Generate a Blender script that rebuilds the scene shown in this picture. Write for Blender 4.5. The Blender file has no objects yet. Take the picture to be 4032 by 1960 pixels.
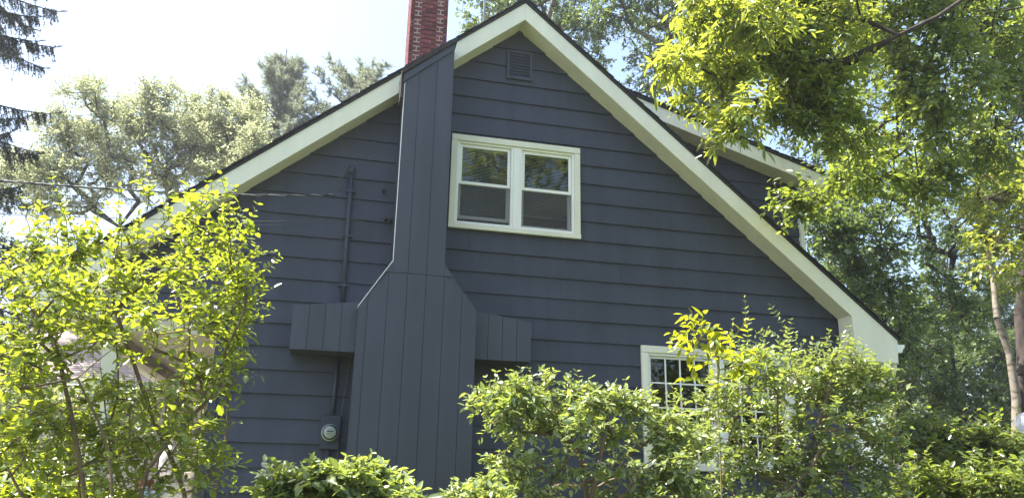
import bpy, bmesh, math, random
import numpy as np
from mathutils import Matrix, Vector

R = math.radians
scene = bpy.context.scene
COL = scene.collection

# ------------------------------------------------------------------ camera
cam_data = bpy.data.cameras.new('camera')
cam = bpy.data.objects.new('camera', cam_data)
COL.objects.link(cam)
yaw, pitch, roll = R(13.1266), R(16.9329), R(1.1303)
fwd = Vector((math.sin(yaw)*math.cos(pitch), math.cos(yaw)*math.cos(pitch), math.sin(pitch)))
rgt = Vector((math.cos(yaw), -math.sin(yaw), 0))
upv = rgt.cross(fwd)
r2 = rgt*math.cos(roll) + upv*math.sin(roll)
u2 = -rgt*math.sin(roll) + upv*math.cos(roll)
CAM = Vector((0, -9.6, 1.6))
cam.matrix_world = Matrix(((r2.x, u2.x, -fwd.x, CAM.x), (r2.y, u2.y, -fwd.y, CAM.y), (r2.z, u2.z, -fwd.z, CAM.z), (0, 0, 0, 1)))
cam_data.sensor_width = 36.0
cam_data.lens = 27.04
cam_data.clip_start = 0.05
cam_data.clip_end = 2000
scene.camera = cam

# ------------------------------------------------------------------ sky, sun, exposure
SUN = Vector((-0.45, 0.12, 0.885)).normalized()
world = bpy.data.worlds.new('World'); scene.world = world
world.use_nodes = True
wn = world.node_tree; wn.nodes.clear()
wo = wn.nodes.new('ShaderNodeOutputWorld'); wb = wn.nodes.new('ShaderNodeBackground')
sky = wn.nodes.new('ShaderNodeTexSky'); sky.sky_type = 'NISHITA'; sky.sun_disc = False
sky.sun_elevation = math.asin(SUN.z); sky.sun_rotation = math.atan2(SUN.x, SUN.y)
sky.air_density = 1.0; sky.dust_density = 3.0; sky.ozone_density = 1.0
wb.inputs['Strength'].default_value = 0.10
wn.links.new(sky.outputs[0], wb.inputs[0]); wn.links.new(wb.outputs[0], wo.inputs[0])
sd = bpy.data.lights.new('sun', 'SUN'); sd.energy = 5.0; sd.angle = R(0.53); sd.color = (1.0, 0.95, 0.86)
so = bpy.data.objects.new('sun', sd); COL.objects.link(so)
so.rotation_euler = SUN.to_track_quat('Z', 'Y').to_euler(); so.location = (-8, 2, 20)
scene.view_settings.view_transform = 'Standard'
scene.view_settings.look = 'None'
scene.view_settings.gamma = 1.0
scene.view_settings.exposure = 2.12
scene.view_settings.use_curve_mapping = False

scene.cycles.max_bounces = 5; scene.cycles.diffuse_bounces = 2; scene.cycles.glossy_bounces = 2; scene.cycles.transmission_bounces = 4
scene.cycles.transparent_max_bounces = 8; scene.cycles.volume_bounces = 0

# ------------------------------------------------------------------ materials
MATS = {}
def mat(name, col, rough=0.6, spec=0.4, noise=None, bump=None, metal=0.0):
    """noise=(scale, amount, detail) varies the colour, bump=(scale, strength, distance)."""
    if name in MATS: return MATS[name]
    m = bpy.data.materials.new(name); m.use_nodes = True
    nt = m.node_tree; b = nt.nodes['Principled BSDF']
    b.inputs['Base Color'].default_value = (*col, 1)
    b.inputs['Roughness'].default_value = rough
    b.inputs['Specular IOR Level'].default_value = spec
    b.inputs['Metallic'].default_value = metal
    tc = nt.nodes.new('ShaderNodeTexCoord')
    if noise:
        sc, amt, det = noise[:3]
        mp = nt.nodes.new('ShaderNodeMapping'); mp.inputs['Scale'].default_value = noise[3] if len(noise) > 3 else (1, 1, 1)
        n = nt.nodes.new('ShaderNodeTexNoise'); n.inputs['Scale'].default_value = sc; n.inputs['Detail'].default_value = det
        r = nt.nodes.new('ShaderNodeValToRGB')
        r.color_ramp.elements[0].position = 0.3; r.color_ramp.elements[1].position = 0.7
        r.color_ramp.elements[0].color = (*[c*(1-amt) for c in col], 1)
        r.color_ramp.elements[1].color = (*[min(1, c*(1+amt)) for c in col], 1)
        nt.links.new(tc.outputs['Object'], mp.inputs[0]); nt.links.new(mp.outputs[0], n.inputs[0])
        nt.links.new(n.outputs[0], r.inputs[0]); nt.links.new(r.outputs[0], b.inputs['Base Color'])
    if bump:
        sc, st, di = bump[:3]
        mp2 = nt.nodes.new('ShaderNodeMapping'); mp2.inputs['Scale'].default_value = bump[3] if len(bump) > 3 else (1, 1, 1)
        n2 = nt.nodes.new('ShaderNodeTexNoise'); n2.inputs['Scale'].default_value = sc; n2.inputs['Detail'].default_value = 6
        bp = nt.nodes.new('ShaderNodeBump'); bp.inputs['Strength'].default_value = st; bp.inputs['Distance'].default_value = di
        nt.links.new(tc.outputs['Object'], mp2.inputs[0]); nt.links.new(mp2.outputs[0], n2.inputs[0])
        nt.links.new(n2.outputs[0], bp.inputs['Height']); nt.links.new(bp.outputs[0], b.inputs['Normal'])
    MATS[name] = m
    return m

def leaf_mat(name, dark, light, trans, tmix=0.45, rough=0.42, spec=0.5):
    m = bpy.data.materials.new(name); m.use_nodes = True
    nt = m.node_tree; b = nt.nodes['Principled BSDF']; out = nt.nodes['Material Output']
    at = nt.nodes.new('ShaderNodeAttribute'); at.attribute_name = 'tone'
    r = nt.nodes.new('ShaderNodeValToRGB')
    r.color_ramp.elements[0].color = (*dark, 1); r.color_ramp.elements[1].color = (*light, 1)
    r2_ = nt.nodes.new('ShaderNodeValToRGB')
    r2_.color_ramp.elements[0].color = (*[c*0.6 for c in trans], 1); r2_.color_ramp.elements[1].color = (*trans, 1)
    nt.links.new(at.outputs['Fac'], r.inputs[0]); nt.links.new(at.outputs['Fac'], r2_.inputs[0])
    nt.links.new(r.outputs[0], b.inputs['Base Color'])
    b.inputs['Roughness'].default_value = rough; b.inputs['Specular IOR Level'].default_value = spec
    t = nt.nodes.new('ShaderNodeBsdfTranslucent'); nt.links.new(r2_.outputs[0], t.inputs[0])
    mx = nt.nodes.new('ShaderNodeMixShader'); mx.inputs[0].default_value = tmix
    nt.links.new(b.outputs[0], mx.inputs[1]); nt.links.new(t.outputs[0], mx.inputs[2]); nt.links.new(mx.outputs[0], out.inputs[0])
    MATS[name] = m
    return m

def glass_mat(name, tint=(0.9, 0.95, 0.93), boost=0.0):
    m = bpy.data.materials.new(name); m.use_nodes = True
    nt = m.node_tree; nt.nodes.clear()
    out = nt.nodes.new('ShaderNodeOutputMaterial'); tr = nt.nodes.new('ShaderNodeBsdfTransparent'); gl = nt.nodes.new('ShaderNodeBsdfGlossy')
    tr.inputs[0].default_value = (*tint, 1); gl.inputs['Roughness'].default_value = 0.01
    lw = nt.nodes.new('ShaderNodeFresnel'); lw.inputs[0].default_value = 1.52
    ad = nt.nodes.new('ShaderNodeMath'); ad.operation = 'MULTIPLY_ADD'; ad.inputs[1].default_value = 1.0; ad.inputs[2].default_value = boost
    mx = nt.nodes.new('ShaderNodeMixShader')
    nt.links.new(lw.outputs[0], ad.inputs[0]); nt.links.new(ad.outputs[0], mx.inputs[0])
    nt.links.new(tr.outputs[0], mx.inputs[1]); nt.links.new(gl.outputs[0], mx.inputs[2]); nt.links.new(mx.outputs[0], out.inputs[0])
    MATS[name] = m
    return m

def screen_mat(name):
    m = bpy.data.materials.new(name); m.use_nodes = True
    nt = m.node_tree; nt.nodes.clear()
    out = nt.nodes.new('ShaderNodeOutputMaterial'); tr = nt.nodes.new('ShaderNodeBsdfTransparent'); df = nt.nodes.new('ShaderNodeBsdfDiffuse')
    df.inputs[0].default_value = (0.10, 0.10, 0.11, 1)
    mx = nt.nodes.new('ShaderNodeMixShader'); mx.inputs[0].default_value = 0.30
    nt.links.new(tr.outputs[0], mx.inputs[1]); nt.links.new(df.outputs[0], mx.inputs[2]); nt.links.new(mx.outputs[0], out.inputs[0])
    MATS[name] = m
    return m

M_BLUE = mat('navy_siding_paint', (0.043, 0.049, 0.073), 0.55, 0.35, noise=(2.2, 0.10, 6), bump=(9, 0.35, 0.004, (1, 1, 14)))
M_BLUEV = mat('navy_chase_paint', (0.046, 0.053, 0.075), 0.5, 0.35, noise=(1.6, 0.07, 5), bump=(9, 0.3, 0.004, (14, 14, 1)))
M_WHITE = mat('cream_trim_paint', (0.71, 0.70, 0.59), 0.45, 0.4, noise=(1.3, 0.05, 5))
M_SOFFIT = mat('cream_soffit_paint', (0.68, 0.66, 0.56), 0.5, 0.3, noise=(1.5, 0.06, 5))
M_VINYL = mat('white_vinyl', (0.80, 0.80, 0.77), 0.35, 0.45, noise=(3, 0.04, 4))
M_SHINGLE = mat('black_asphalt_shingle', (0.035, 0.034, 0.037), 0.9, 0.2, noise=(25, 0.45, 8), bump=(120, 0.5, 0.004))
M_TANSH = mat('tan_asphalt_shingle', (0.33, 0.27, 0.245), 0.9, 0.2, noise=(14, 0.22, 8), bump=(90, 0.5, 0.004))
M_BRICK = mat('dark_red_brick', (0.15, 0.050, 0.053), 0.85, 0.2, noise=(9, 0.35, 6), bump=(40, 0.5, 0.004))
M_BED = mat('sooty_mortar_bed', (0.085, 0.045, 0.048), 0.95, 0.1, noise=(12, 0.3, 5))
M_MORTAR = mat('pale_mortar', (0.37, 0.32, 0.31), 0.95, 0.1, noise=(20, 0.2, 5))
M_DARK = mat('dark_interior', (0.05, 0.047, 0.045), 0.9, 0.1)
M_BLIND = mat('pale_blind', (0.62, 0.61, 0.54), 0.5, 0.3)
M_METAL = mat('weathered_grey_metal', (0.32, 0.33, 0.34), 0.4, 0.5, noise=(6, 0.2, 4), metal=0.5)
M_EDGE = mat('painted_sun_edge', (0.6, 0.61, 0.63), 0.35, 0.5)  # pale tone paints the sunlit edge lines of the chase
M_METER = mat('meter_face', (0.42, 0.45, 0.42), 0.5, 0.3)
M_BLACK = mat('black_plastic', (0.02, 0.02, 0.022), 0.5, 0.4)
M_CABLE = mat('grey_aluminium_cable', (0.30, 0.30, 0.31), 0.4, 0.5, metal=0.4)
M_WIRE = mat('black_wire_jacket', (0.045, 0.045, 0.05), 0.5, 0.4)
M_GREYW = mat('painted_wire', (0.09, 0.095, 0.11), 0.5, 0.3)
M_TAN = mat('tan_porch_paint', (0.56, 0.49, 0.41), 0.6, 0.3, noise=(1.5, 0.08, 5))
M_POST = mat('cream_post_paint', (0.62, 0.61, 0.50), 0.55, 0.3, noise=(3, 0.08, 5))
M_GARW = mat('brown_garage_boards', (0.16, 0.13, 0.10), 0.8, 0.2, noise=(3, 0.2, 5))
M_CONC = mat('grey_concrete', (0.32, 0.31, 0.29), 0.9, 0.2, noise=(4, 0.15, 8), bump=(30, 0.3, 0.01))
M_BARKD = mat('dark_furrowed_bark', (0.055, 0.045, 0.04), 0.95, 0.1, noise=(9, 0.4, 6, (1, 1, 0.3)), bump=(14, 0.9, 0.02, (1, 1, 0.25)))
M_BARKB = mat('brown_stem_bark', (0.15, 0.11, 0.075), 0.9, 0.15, noise=(12, 0.3, 5))
M_STEM = mat('green_brown_twig', (0.16, 0.14, 0.06), 0.8, 0.2, noise=(12, 0.3, 4))
M_RED = mat('faded_red_paint', (0.45, 0.05, 0.04), 0.5, 0.4)
M_BOARD = mat('white_backboard', (0.75, 0.73, 0.76), 0.4, 0.4, noise=(2, 0.04, 4))
M_TERRA = mat('terracotta', (0.45, 0.17, 0.09), 0.85, 0.2, noise=(8, 0.2, 5))
M_SACK = mat('woven_white_sack', (0.66, 0.62, 0.58), 0.7, 0.2, noise=(6, 0.08, 5), bump=(10, 0.6, 0.02))
M_TEAL = mat('pale_teal_glaze', (0.35, 0.48, 0.52), 0.3, 0.5)
M_WOODW = mat('white_painted_wood', (0.76, 0.74, 0.70), 0.6, 0.3, noise=(5, 0.07, 5))
M_GROUND = mat('grass_and_leaf_litter', (0.085, 0.10, 0.038), 0.95, 0.1, noise=(1.6, 0.45, 10), bump=(9, 0.8, 0.05))
M_DRIVE = mat('gravel_drive', (0.24, 0.22, 0.20), 0.95, 0.1, noise=(6, 0.25, 8), bump=(40, 0.6, 0.02))
GLASS = glass_mat('window_glass'); SCREEN = screen_mat('insect_screen')
def globe_mat():
    m = mat('pale_globe_glass', (0.74, 0.75, 0.86), 0.12, 0.6); nt = m.node_tree; b = nt.nodes['Principled BSDF']; out = nt.nodes['Material Output']
    tr = nt.nodes.new('ShaderNodeBsdfTransparent'); tl = nt.nodes.new('ShaderNodeBsdfTranslucent'); tl.inputs[0].default_value = (0.7, 0.72, 0.85, 1)
    m1 = nt.nodes.new('ShaderNodeMixShader'); m1.inputs[0].default_value = 0.5; m2 = nt.nodes.new('ShaderNodeMixShader'); m2.inputs[0].default_value = 0.35
    nt.links.new(b.outputs[0], m1.inputs[1]); nt.links.new(tl.outputs[0], m1.inputs[2]); nt.links.new(m1.outputs[0], m2.inputs[1]); nt.links.new(tr.outputs[0], m2.inputs[2]); nt.links.new(m2.outputs[0], out.inputs[0])
    return m
M_GLOBE = globe_mat()

def per_piece(m, amt, streak=0.0):
    """every board takes its own tone; faint vertical rain streaks"""
    nt = m.node_tree; b = nt.nodes['Principled BSDF']; src = b.inputs['Base Color'].links[0].from_socket
    oi = nt.nodes.new('ShaderNodeObjectInfo'); mr = nt.nodes.new('ShaderNodeMapRange'); mr.inputs[3].default_value = 1-amt; mr.inputs[4].default_value = 1+amt
    nt.links.new(oi.outputs['Random'], mr.inputs[0])
    tc = nt.nodes['Texture Coordinate']; mp = nt.nodes.new('ShaderNodeMapping'); mp.inputs['Scale'].default_value = (7, 7, 0.35)
    n = nt.nodes.new('ShaderNodeTexNoise'); n.inputs['Scale'].default_value = 1.0; n.inputs['Detail'].default_value = 5
    m2 = nt.nodes.new('ShaderNodeMapRange'); m2.inputs[1].default_value = 0.35; m2.inputs[2].default_value = 0.7; m2.inputs[3].default_value = 1-streak; m2.inputs[4].default_value = 1+streak
    nt.links.new(tc.outputs['Object'], mp.inputs[0]); nt.links.new(mp.outputs[0], n.inputs[0]); nt.links.new(n.outputs[0], m2.inputs[0])
    mu = nt.nodes.new('ShaderNodeMath'); mu.operation = 'MULTIPLY'; nt.links.new(mr.outputs[0], mu.inputs[0]); nt.links.new(m2.outputs[0], mu.inputs[1])
    vm = nt.nodes.new('ShaderNodeVectorMath'); vm.operation = 'SCALE'
    nt.links.new(src, vm.inputs[0]); nt.links.new(mu.outputs[0], vm.inputs['Scale']); nt.links.new(vm.outputs[0], b.inputs['Base Color'])
per_piece(M_BLUE, 0.07, 0.10); per_piece(M_BLUEV, 0.05, 0.08); per_piece(M_BRICK, 0.28, 0.1); per_piece(M_WHITE, 0.03, 0.035); per_piece(M_SOFFIT, 0.04, 0.04); per_piece(M_TANSH, 0.08, 0.08)
def birch_mat():
    m = mat('white_birch_bark', (0.36, 0.33, 0.28), 0.8, 0.2)
    nt = m.node_tree; b = nt.nodes['Principled BSDF']; tc = nt.nodes['Texture Coordinate']
    mp = nt.nodes.new('ShaderNodeMapping'); mp.inputs['Scale'].default_value = (4, 4, 8)
    n = nt.nodes.new('ShaderNodeTexNoise'); n.inputs['Scale'].default_value = 1.6; n.inputs['Detail'].default_value = 7
    r = nt.nodes.new('ShaderNodeValToRGB')
    r.color_ramp.elements[0].position = 0.30; r.color_ramp.elements[0].color = (0.05, 0.042, 0.036, 1)
    r.color_ramp.elements[1].position = 0.5; r.color_ramp.elements[1].color = (0.19, 0.165, 0.135, 1)
    nt.links.new(tc.outputs['Object'], mp.inputs[0]); nt.links.new(mp.outputs[0], n.inputs[0]); nt.links.new(n.outputs[0], r.inputs[0])
    nt.links.new(r.outputs[0], b.inputs['Base Color'])
    return m
M_BIRCH = birch_mat()

# ------------------------------------------------------------------ helpers
class MB:
    """collects boxes, prisms and tubes; build() links them as ONE mesh object"""
    def __init__(s): s.v = []; s.f = []
    def add(s, vs, fs):
        o = len(s.v); s.v += [tuple(v) for v in vs]; s.f += [tuple(i+o for i in f) for f in fs]; return s
    def box(s, x0, x1, y0, y1, z0, z1):
        return s.add([(x0,y0,z0),(x1,y0,z0),(x1,y1,z0),(x0,y1,z0),(x0,y0,z1),(x1,y0,z1),(x1,y1,z1),(x0,y1,z1)],
                     [(0,3,2,1),(4,5,6,7),(0,1,5,4),(1,2,6,5),(2,3,7,6),(3,0,4,7)])
    def prism(s, poly, y0, y1):
        """poly: (x,z) points anticlockwise seen from -Y"""
        n = len(poly)
        vs = [(x, y0, z) for x, z in poly] + [(x, y1, z) for x, z in poly]
        fs = [tuple(range(n)), tuple(range(2*n-1, n-1, -1))] + [(i, i+n, (i+1) % n+n, (i+1) % n) for i in range(n)]
        return s.add(vs, fs)
    def tube(s, pts, rad, n=8, cap=True):
        pts = [Vector(p) for p in pts]
        if not hasattr(rad, '__len__'): rad = [rad]*len(pts)
        base = len(s.v); ref = None
        for i, p in enumerate(pts):
            t = (pts[min(i+1, len(pts)-1)] - pts[max(i-1, 0)]).normalized()
            if ref is None: ref = t.orthogonal().normalized()
            ref = (ref - t*ref.dot(t)).normalized(); b = t.cross(ref)
            for k in range(n):
                a = 2*math.pi*k/n
                s.v.append(tuple(p + (ref*math.cos(a) + b*math.sin(a))*rad[i]))
        for i in range(len(pts)-1):
            for k in range(n):
                a0 = base+i*n+k; a1 = base+i*n+(k+1) % n
                s.f.append((a0, a1, a1+n, a0+n))
        if cap:
            s.f.append(tuple(base+k for k in reversed(range(n)))); s.f.append(tuple(base+(len(pts)-1)*n+k for k in range(n)))
        return s
    def lathe(s, c, prof, n=20, axis='z'):
        base = len(s.v)
        for r, h in prof:
            for k in range(n):
                a = 2*math.pi*k/n
                s.v.append((c[0]+r*math.cos(a), c[1]+r*math.sin(a), c[2]+h) if axis == 'z' else (c[0]+r*math.cos(a), c[1]-h, c[2]+r*math.sin(a)))
        for i in range(len(prof)-1):
            for k in range(n):
                a0 = base+i*n+k; a1 = base+i*n+(k+1) % n
                s.f.append((a0, a1, a1+n, a0+n))
        s.f.append(tuple(base+k for k in reversed(range(n)))); s.f.append(tuple(base+(len(prof)-1)*n+k for k in range(n)))
        return s
    def mesh(s, name, m):
        me = bpy.data.meshes.new(name); me.from_pydata(s.v, [], s.f); me.materials.append(m); me.update()
        return me
    def build(s, name, m, parent=None, bevel=0.0, smooth=False, kind=None):
        me = s.mesh(name, m)
        if smooth:
            me.polygons.foreach_set('use_smooth', [True]*len(me.polygons))
        o = link(name, me, parent)
        if bevel:
            b = o.modifiers.new('bevel', 'BEVEL'); b.width = bevel; b.segments = 2; b.limit_method = 'ANGLE'
        if kind: o['kind'] = kind
        return o

def attach(o, parent):
    """children are modelled in world coordinates: undo the offset of the parent"""
    o.parent = parent; o.matrix_parent_inverse = Matrix.Translation(-parent.location)
def link(name, data, parent=None):
    o = bpy.data.objects.new(name, data); COL.objects.link(o)
    if parent: attach(o, parent)
    return o
def thing(name, label, cat, loc, group=None):
    o = bpy.data.objects.new(name, None); COL.objects.link(o); o.location = loc; o.empty_display_size = 0.2
    o['label'] = label; o['category'] = cat
    if group: o['group'] = group
    return o
def tag(o, label, cat, group=None):
    o['label'] = label; o['category'] = cat
    if group: o['group'] = group
    return o
def catmull(pts, n=10):
    P = [Vector(p) for p in pts]; P = [2*P[0]-P[1]] + P + [2*P[-1]-P[-2]]; out = []
    for i in range(1, len(P)-2):
        for k in range(n):
            t = k/n; a, b, c, d = P[i-1:i+3]
            out.append(0.5*((2*b) + (c-a)*t + (2*a-5*b+4*c-d)*t*t + (3*b-a-3*c+d)*t**3))
    out.append(P[-2]); return out

# ------------------------------------------------------------------ ground
def ground_z(x, y):
    t = min(1, max(0, (y+8.0)/7.0)); return 0.6*t*t*(3-2*t)
xs = sorted(set([-250, -120, -60, -40] + [i*1.0 for i in range(-24, 29)] + [40, 60, 120, 250]))
ys = sorted(set([-250, -100, -40, -24] + [i*0.75 for i in range(-20, 30)] + [30, 40, 60, 120, 250, 400]))
rg = random.Random(3)
gv = [(x, y, ground_z(x, y) + (rg.uniform(-0.03, 0.03) if abs(x) < 25 and abs(y) < 22 else 0)) for y in ys for x in xs]
nx = len(xs)
gf = [(j*nx+i, j*nx+i+1, (j+1)*nx+i+1, (j+1)*nx+i) for j in range(len(ys)-1) for i in range(nx-1)]
gm = bpy.data.meshes.new('ground'); gm.from_pydata(gv, [], gf); gm.materials.append(M_GROUND)
go = link('ground', gm); go['kind'] = 'structure'
dv = [(-9.5, 1, 0.66), (-3.4, 1, 0.66), (-3.4, 12, 0.67), (-9.5, 12, 0.67)]
dm = bpy.data.meshes.new('driveway'); dm.from_pydata(dv, [], [(0, 1, 2, 3)]); dm.materials.append(M_DRIVE)
do = link('driveway', dm); do['kind'] = 'structure'

# ------------------------------------------------------------------ the house
RX, AZ, SL = 2.287, 7.946, 0.825          # ridge x, wall apex height, roof slope
WL, WR, PL = -2.63, 7.20, -1.31           # left wall line under the eave, right corner, wall left of which the porch is open
DEPTH = 9.0
def RZ(x): return AZ - SL*abs(x-RX)
house = thing('house', 'dark blue gabled house with cream trim and wide chimney chase', 'house', (RX, 0, 0.6))

# windows: outer trim rect, opening rect
W1 = (1.355, 3.187, 4.810, 6.155); O1 = (1.44, 3.105, 4.875, 6.07)
W2 = (4.026, 6.27, 1.80, 3.402);  O2 = (4.115, 6.18, 1.88, 3.31)
OPEN = [O1, O2]

def subtract(x0, x1, z0, z1):
    """x/z rectangles of a band that lie outside the openings"""
    zs = sorted({z0, z1, *[z for o in OPEN for z in o[2:] if z0 < z < z1]})
    for za, zb in zip(zs[:-1], zs[1:]):
        zm = (za+zb)/2; iv = [(x0, x1)]
        for o in OPEN:
            if o[2] < zm < o[3]:
                nv = []
                for a, b in iv:
                    if a < o[0]: nv.append((a, min(b, o[0])))
                    if b > o[1]: nv.append((max(a, o[1]), b))
                iv = nv
        for a, b in iv:
            if b-a > 0.004: yield a, b, za, zb

# backing wall (closed behind the boards)
wall = MB()
def back_band(z0, z1, xl0, xr0, xl1, xr1, y0, y1):
    zs = sorted({z0, z1, *[z for o in OPEN for z in o[2:] if z0 < z < z1]})
    for za, zb in zip(zs[:-1], zs[1:]):
        f = lambda z, a, b: a + (b-a)*(z-z0)/(z1-z0)
        iv = [(None, None)]; zm = (za+zb)/2
        cuts = [o for o in OPEN if o[2] < zm < o[3]]
        L = (f(za, xl0, xl1), f(zb, xl0, xl1)); Rr = (f(za, xr0, xr1), f(zb, xr0, xr1))
        cur = L
        for o in sorted(cuts):
            wall.prism([(cur[0], za), (o[0], za), (o[0], zb), (cur[1], zb)], y0, y1); cur = (o[1], o[1])
        wall.prism([(cur[0], za), (Rr[0], za), (Rr[1], zb), (cur[1], zb)], y0, y1)
EZ = RZ(WR)
back_band(0.4, 3.38, PL, WR, PL, WR, 0.0, 0.14)
back_band(3.38, EZ, WL, WR, WL, WR, 0.0, 0.14)
back_band(EZ, AZ-0.001, WL, WR, RX-0.002, RX+0.002, 0.0, 0.14)
wall_o = wall.build('gable_wall', M_BLUE, house)
sw = MB(); sw.box(WR-0.14, WR, 0.141, DEPTH, 0.4, EZ-0.01); sw.build('side_wall', M_BLUE, house)
sw = MB(); sw.box(PL, PL+0.14, 0.141, DEPTH, 0.4, 3.29); sw.build('side_wall', M_BLUE, house)
sw = MB(); sw.box(WL, WL+0.14, 0.141, DEPTH, 3.45, EZ-0.01); sw.build('side_wall', M_BLUE, house)
sw = MB(); sw.prism([(WL, 0.4), (WR, 0.4), (WR, EZ), (RX, AZ), (WL, EZ)], DEPTH, DEPTH+0.14); sw.build('rear_wall', M_BLUE, house)
fl = MB(); fl.box(PL+0.15, WR-0.15, 0.15, DEPTH-0.01, 3.5, 3.7); fl.build('upper_floor', M_DARK, house)
fl = MB(); fl.box(PL+0.15, WR-0.15, 2.9, 3.0, 0.5, 3.49); fl.prism([(WL+0.2, 3.71), (WR-0.2, 3.71), (WR-0.2, RZ(WR-0.2)-0.1), (RX, AZ-0.1), (WL+0.2, RZ(WL+0.2)-0.1)], 2.6, 2.7); fl.build('inner_partition', M_DARK, house)

# lap siding: every course a board of its own, cut at butt joints
rs = random.Random(11)
PITCH = 0.2805; Z0 = 4.804
for n in range(-16, 12):
    zl = Z0 + n*PITCH; zh = zl + PITCH
    if zl < 0.4 or zl > AZ-0.05: continue
    top = zh + 0.012
    def xl(z):
        lim = PL if (zl+zh)/2 < 3.40 else WL
        return max(lim, RX - (AZ+0.012-z)/SL)
    def xr(z): return min(WR, RX + (AZ+0.012-z)/SL)
    zt = min(zh, AZ-0.002)
    a, b = xl(zl), xr(zl)
    joints = [a]
    x = a + rs.uniform(1.2, 3.9)
    while x < b-0.9:
        joints.append(x); x += rs.choice([2.44, 3.66, 4.88])
    joints.append(b)
    for k in range(len(joints)-1):
        ja, jb = joints[k] + (0.0005 if k else 0), joints[k+1] - (0.0005 if k < len(joints)-2 else 0)
        off = rs.uniform(-0.0015, 0.0015); pieces = []
        yf = lambda z: -0.030 + off + 0.024*(z-zl)/PITCH
        for p, q, za, zb in subtract(ja, jb, zl, zt):
            p0 = max(p, xl(za)) if abs(p-a) < 1e-6 else p; p1 = max(p, xl(zb)); q0 = min(q, xr(za)); q1 = min(q, xr(zb))
            if q0-p0 < 0.003: continue
            if q1 <= p1: p1 = q1 = (p1+q1)/2
            v = [(p0, yf(za), za), (q0, yf(za), za), (q1, yf(zb), zb), (p1, yf(zb), zb), (p0, -0.001, za), (q0, -0.001, za), (q1, -0.001, zb), (p1, -0.001, zb)]
            for pc in pieces:                                   # bands that touch belong to one board
                if any(abs(za-q_[3]) < 1e-6 and p < q_[1]-1e-4 and q > q_[0]+1e-4 for q_ in pc[1]) : break
            else:
                pc = (MB(), []); pieces.append(pc)
            pc[0].add(v, [(0,1,2,3),(4,7,6,5),(0,4,5,1),(1,5,6,2),(3,2,6,7),(0,3,7,4)]); pc[1].append((p, q, za, zb))
        for pc in pieces: pc[0].build('siding_board', M_BLUE, wall_o)
# blue corner board by the porch opening
cb = MB(); cb.box(PL-0.02, PL+0.07, -0.040, 0.10, 0.42, 3.385); cb.build('corner_board', M_BLUE, house)

# gable louvre vent
vent = thing_vent = MB().prism([(2.10, 7.12), (2.475, 7.12), (2.475, 7.575), (2.10, 7.575)], -0.042, -0.0015).build('louvre_vent', M_BLUE, house)
fr = MB(); fr.box(2.10, 2.135, -0.062, -0.0425, 7.12, 7.575); fr.box(2.44, 2.475, -0.062, -0.0425, 7.12, 7.575)
fr.box(2.135, 2.44, -0.062, -0.0425, 7.545, 7.575); fr.box(2.135, 2.44, -0.062, -0.0425, 7.12, 7.15); fr.build('vent_frame', M_BLUE, vent)
sl = MB().add([(2.136, -0.060, 0), (2.439, -0.060, 0), (2.439, -0.0425, 0.034), (2.136, -0.0425, 0.034), (2.136, -0.060, 0.006), (2.439, -0.060, 0.006), (2.439, -0.0425, 0.040), (2.136, -0.0425, 0.040)],
              [(0,3,2,1),(4,5,6,7),(0,1,5,4),(1,2,6,5),(2,3,7,6),(3,0,4,7)]).mesh('louvre_slat', M_BLUE)
for k in range(8):
    o = link('louvre_slat', sl); o.location = (0, 0, 7.152+k*0.048); attach(o, vent)

# rake soffits and fascias
def rake(mb, xa, xb, b, t, y0, y1):
    xa, xb = min(xa, xb), max(xa, xb)
    return mb.prism([(xa, RZ(xa)+b), (xb, RZ(xb)+b), (xb, RZ(xb)+t), (xa, RZ(xa)+t)], y0, y1)
LE, RE = 2*RX-7.80, 7.80
for sgn, end in ((-1, LE), (1, RE)):
    inner = WL if sgn < 0 else WR
    rake(MB(), RX, inner, -0.012, 0.02, -0.318, 0.03).build('rake_soffit', M_SOFFIT, house)
    mb = MB()
    e = end; c = RX + sgn*(7.10-RX)                     # where the boxed return begins
    zb = 3.318
    pts = [(RX, RZ(RX)-0.03), (c, RZ(c)-0.03), (c, zb), (e-sgn*0.03, zb), (e, RZ(e)+0.245), (RX, RZ(RX)+0.245)]
    if sgn < 0: pts = pts[::-1]
    f = mb.prism(pts, -0.345, -0.319).build('rake_fascia', M_WHITE, house, bevel=0.004)
    mb = MB(); x0, x1 = sorted((c, inner-sgn*0.0))
    # boxed eave return: inner cheek, underside
    mb = MB(); xa, xb = sorted((c, c+sgn*0.02)); mb.box(xa, xb, -0.3185, -0.027, zb+0.002, RZ(c)-0.013); mb.build('return_cheek', M_WHITE, house)
    xa, xb = sorted((inner+sgn*0.001, e-sgn*0.035))
    for k in range(7):
        w = (xb-xa)/7
        MB().box(xa+k*w+0.002, xa+(k+1)*w-0.002, -0.318 if True else 0, DEPTH, zb-0.008-0.001*(k % 2), zb+0.012).build('eave_soffit_board', M_SOFFIT, house)
    xa, xb = sorted((c+sgn*0.021, inner+sgn*0.0))
    MB().box(xa, xb, -0.318, -0.028, zb-0.008, zb+0.012).build('eave_soffit_board', M_SOFFIT, house)
    xa, xb = sorted((e-sgn*0.03, e-sgn*0.008)); MB().box(xa, xb, -0.318, DEPTH+0.3, zb-0.006, RZ(e)+0.2).build('eave_fascia', M_WHITE, house)
    # K-style gutter
    g0 = e-sgn*0.004; gz = RZ(e)+0.19
    prof = [(0, 0), (0, -0.115), (0.07, -0.115), (0.095, -0.06), (0.125, -0.035), (0.125, 0)]
    prof = [(g0+sgn*px, gz+pz) for px, pz in prof]
    if sgn < 0: prof = prof[::-1]
    MB().prism(prof, -0.33, DEPTH+0.3).build('gutter', M_VINYL, house, bevel=0.004)
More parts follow.
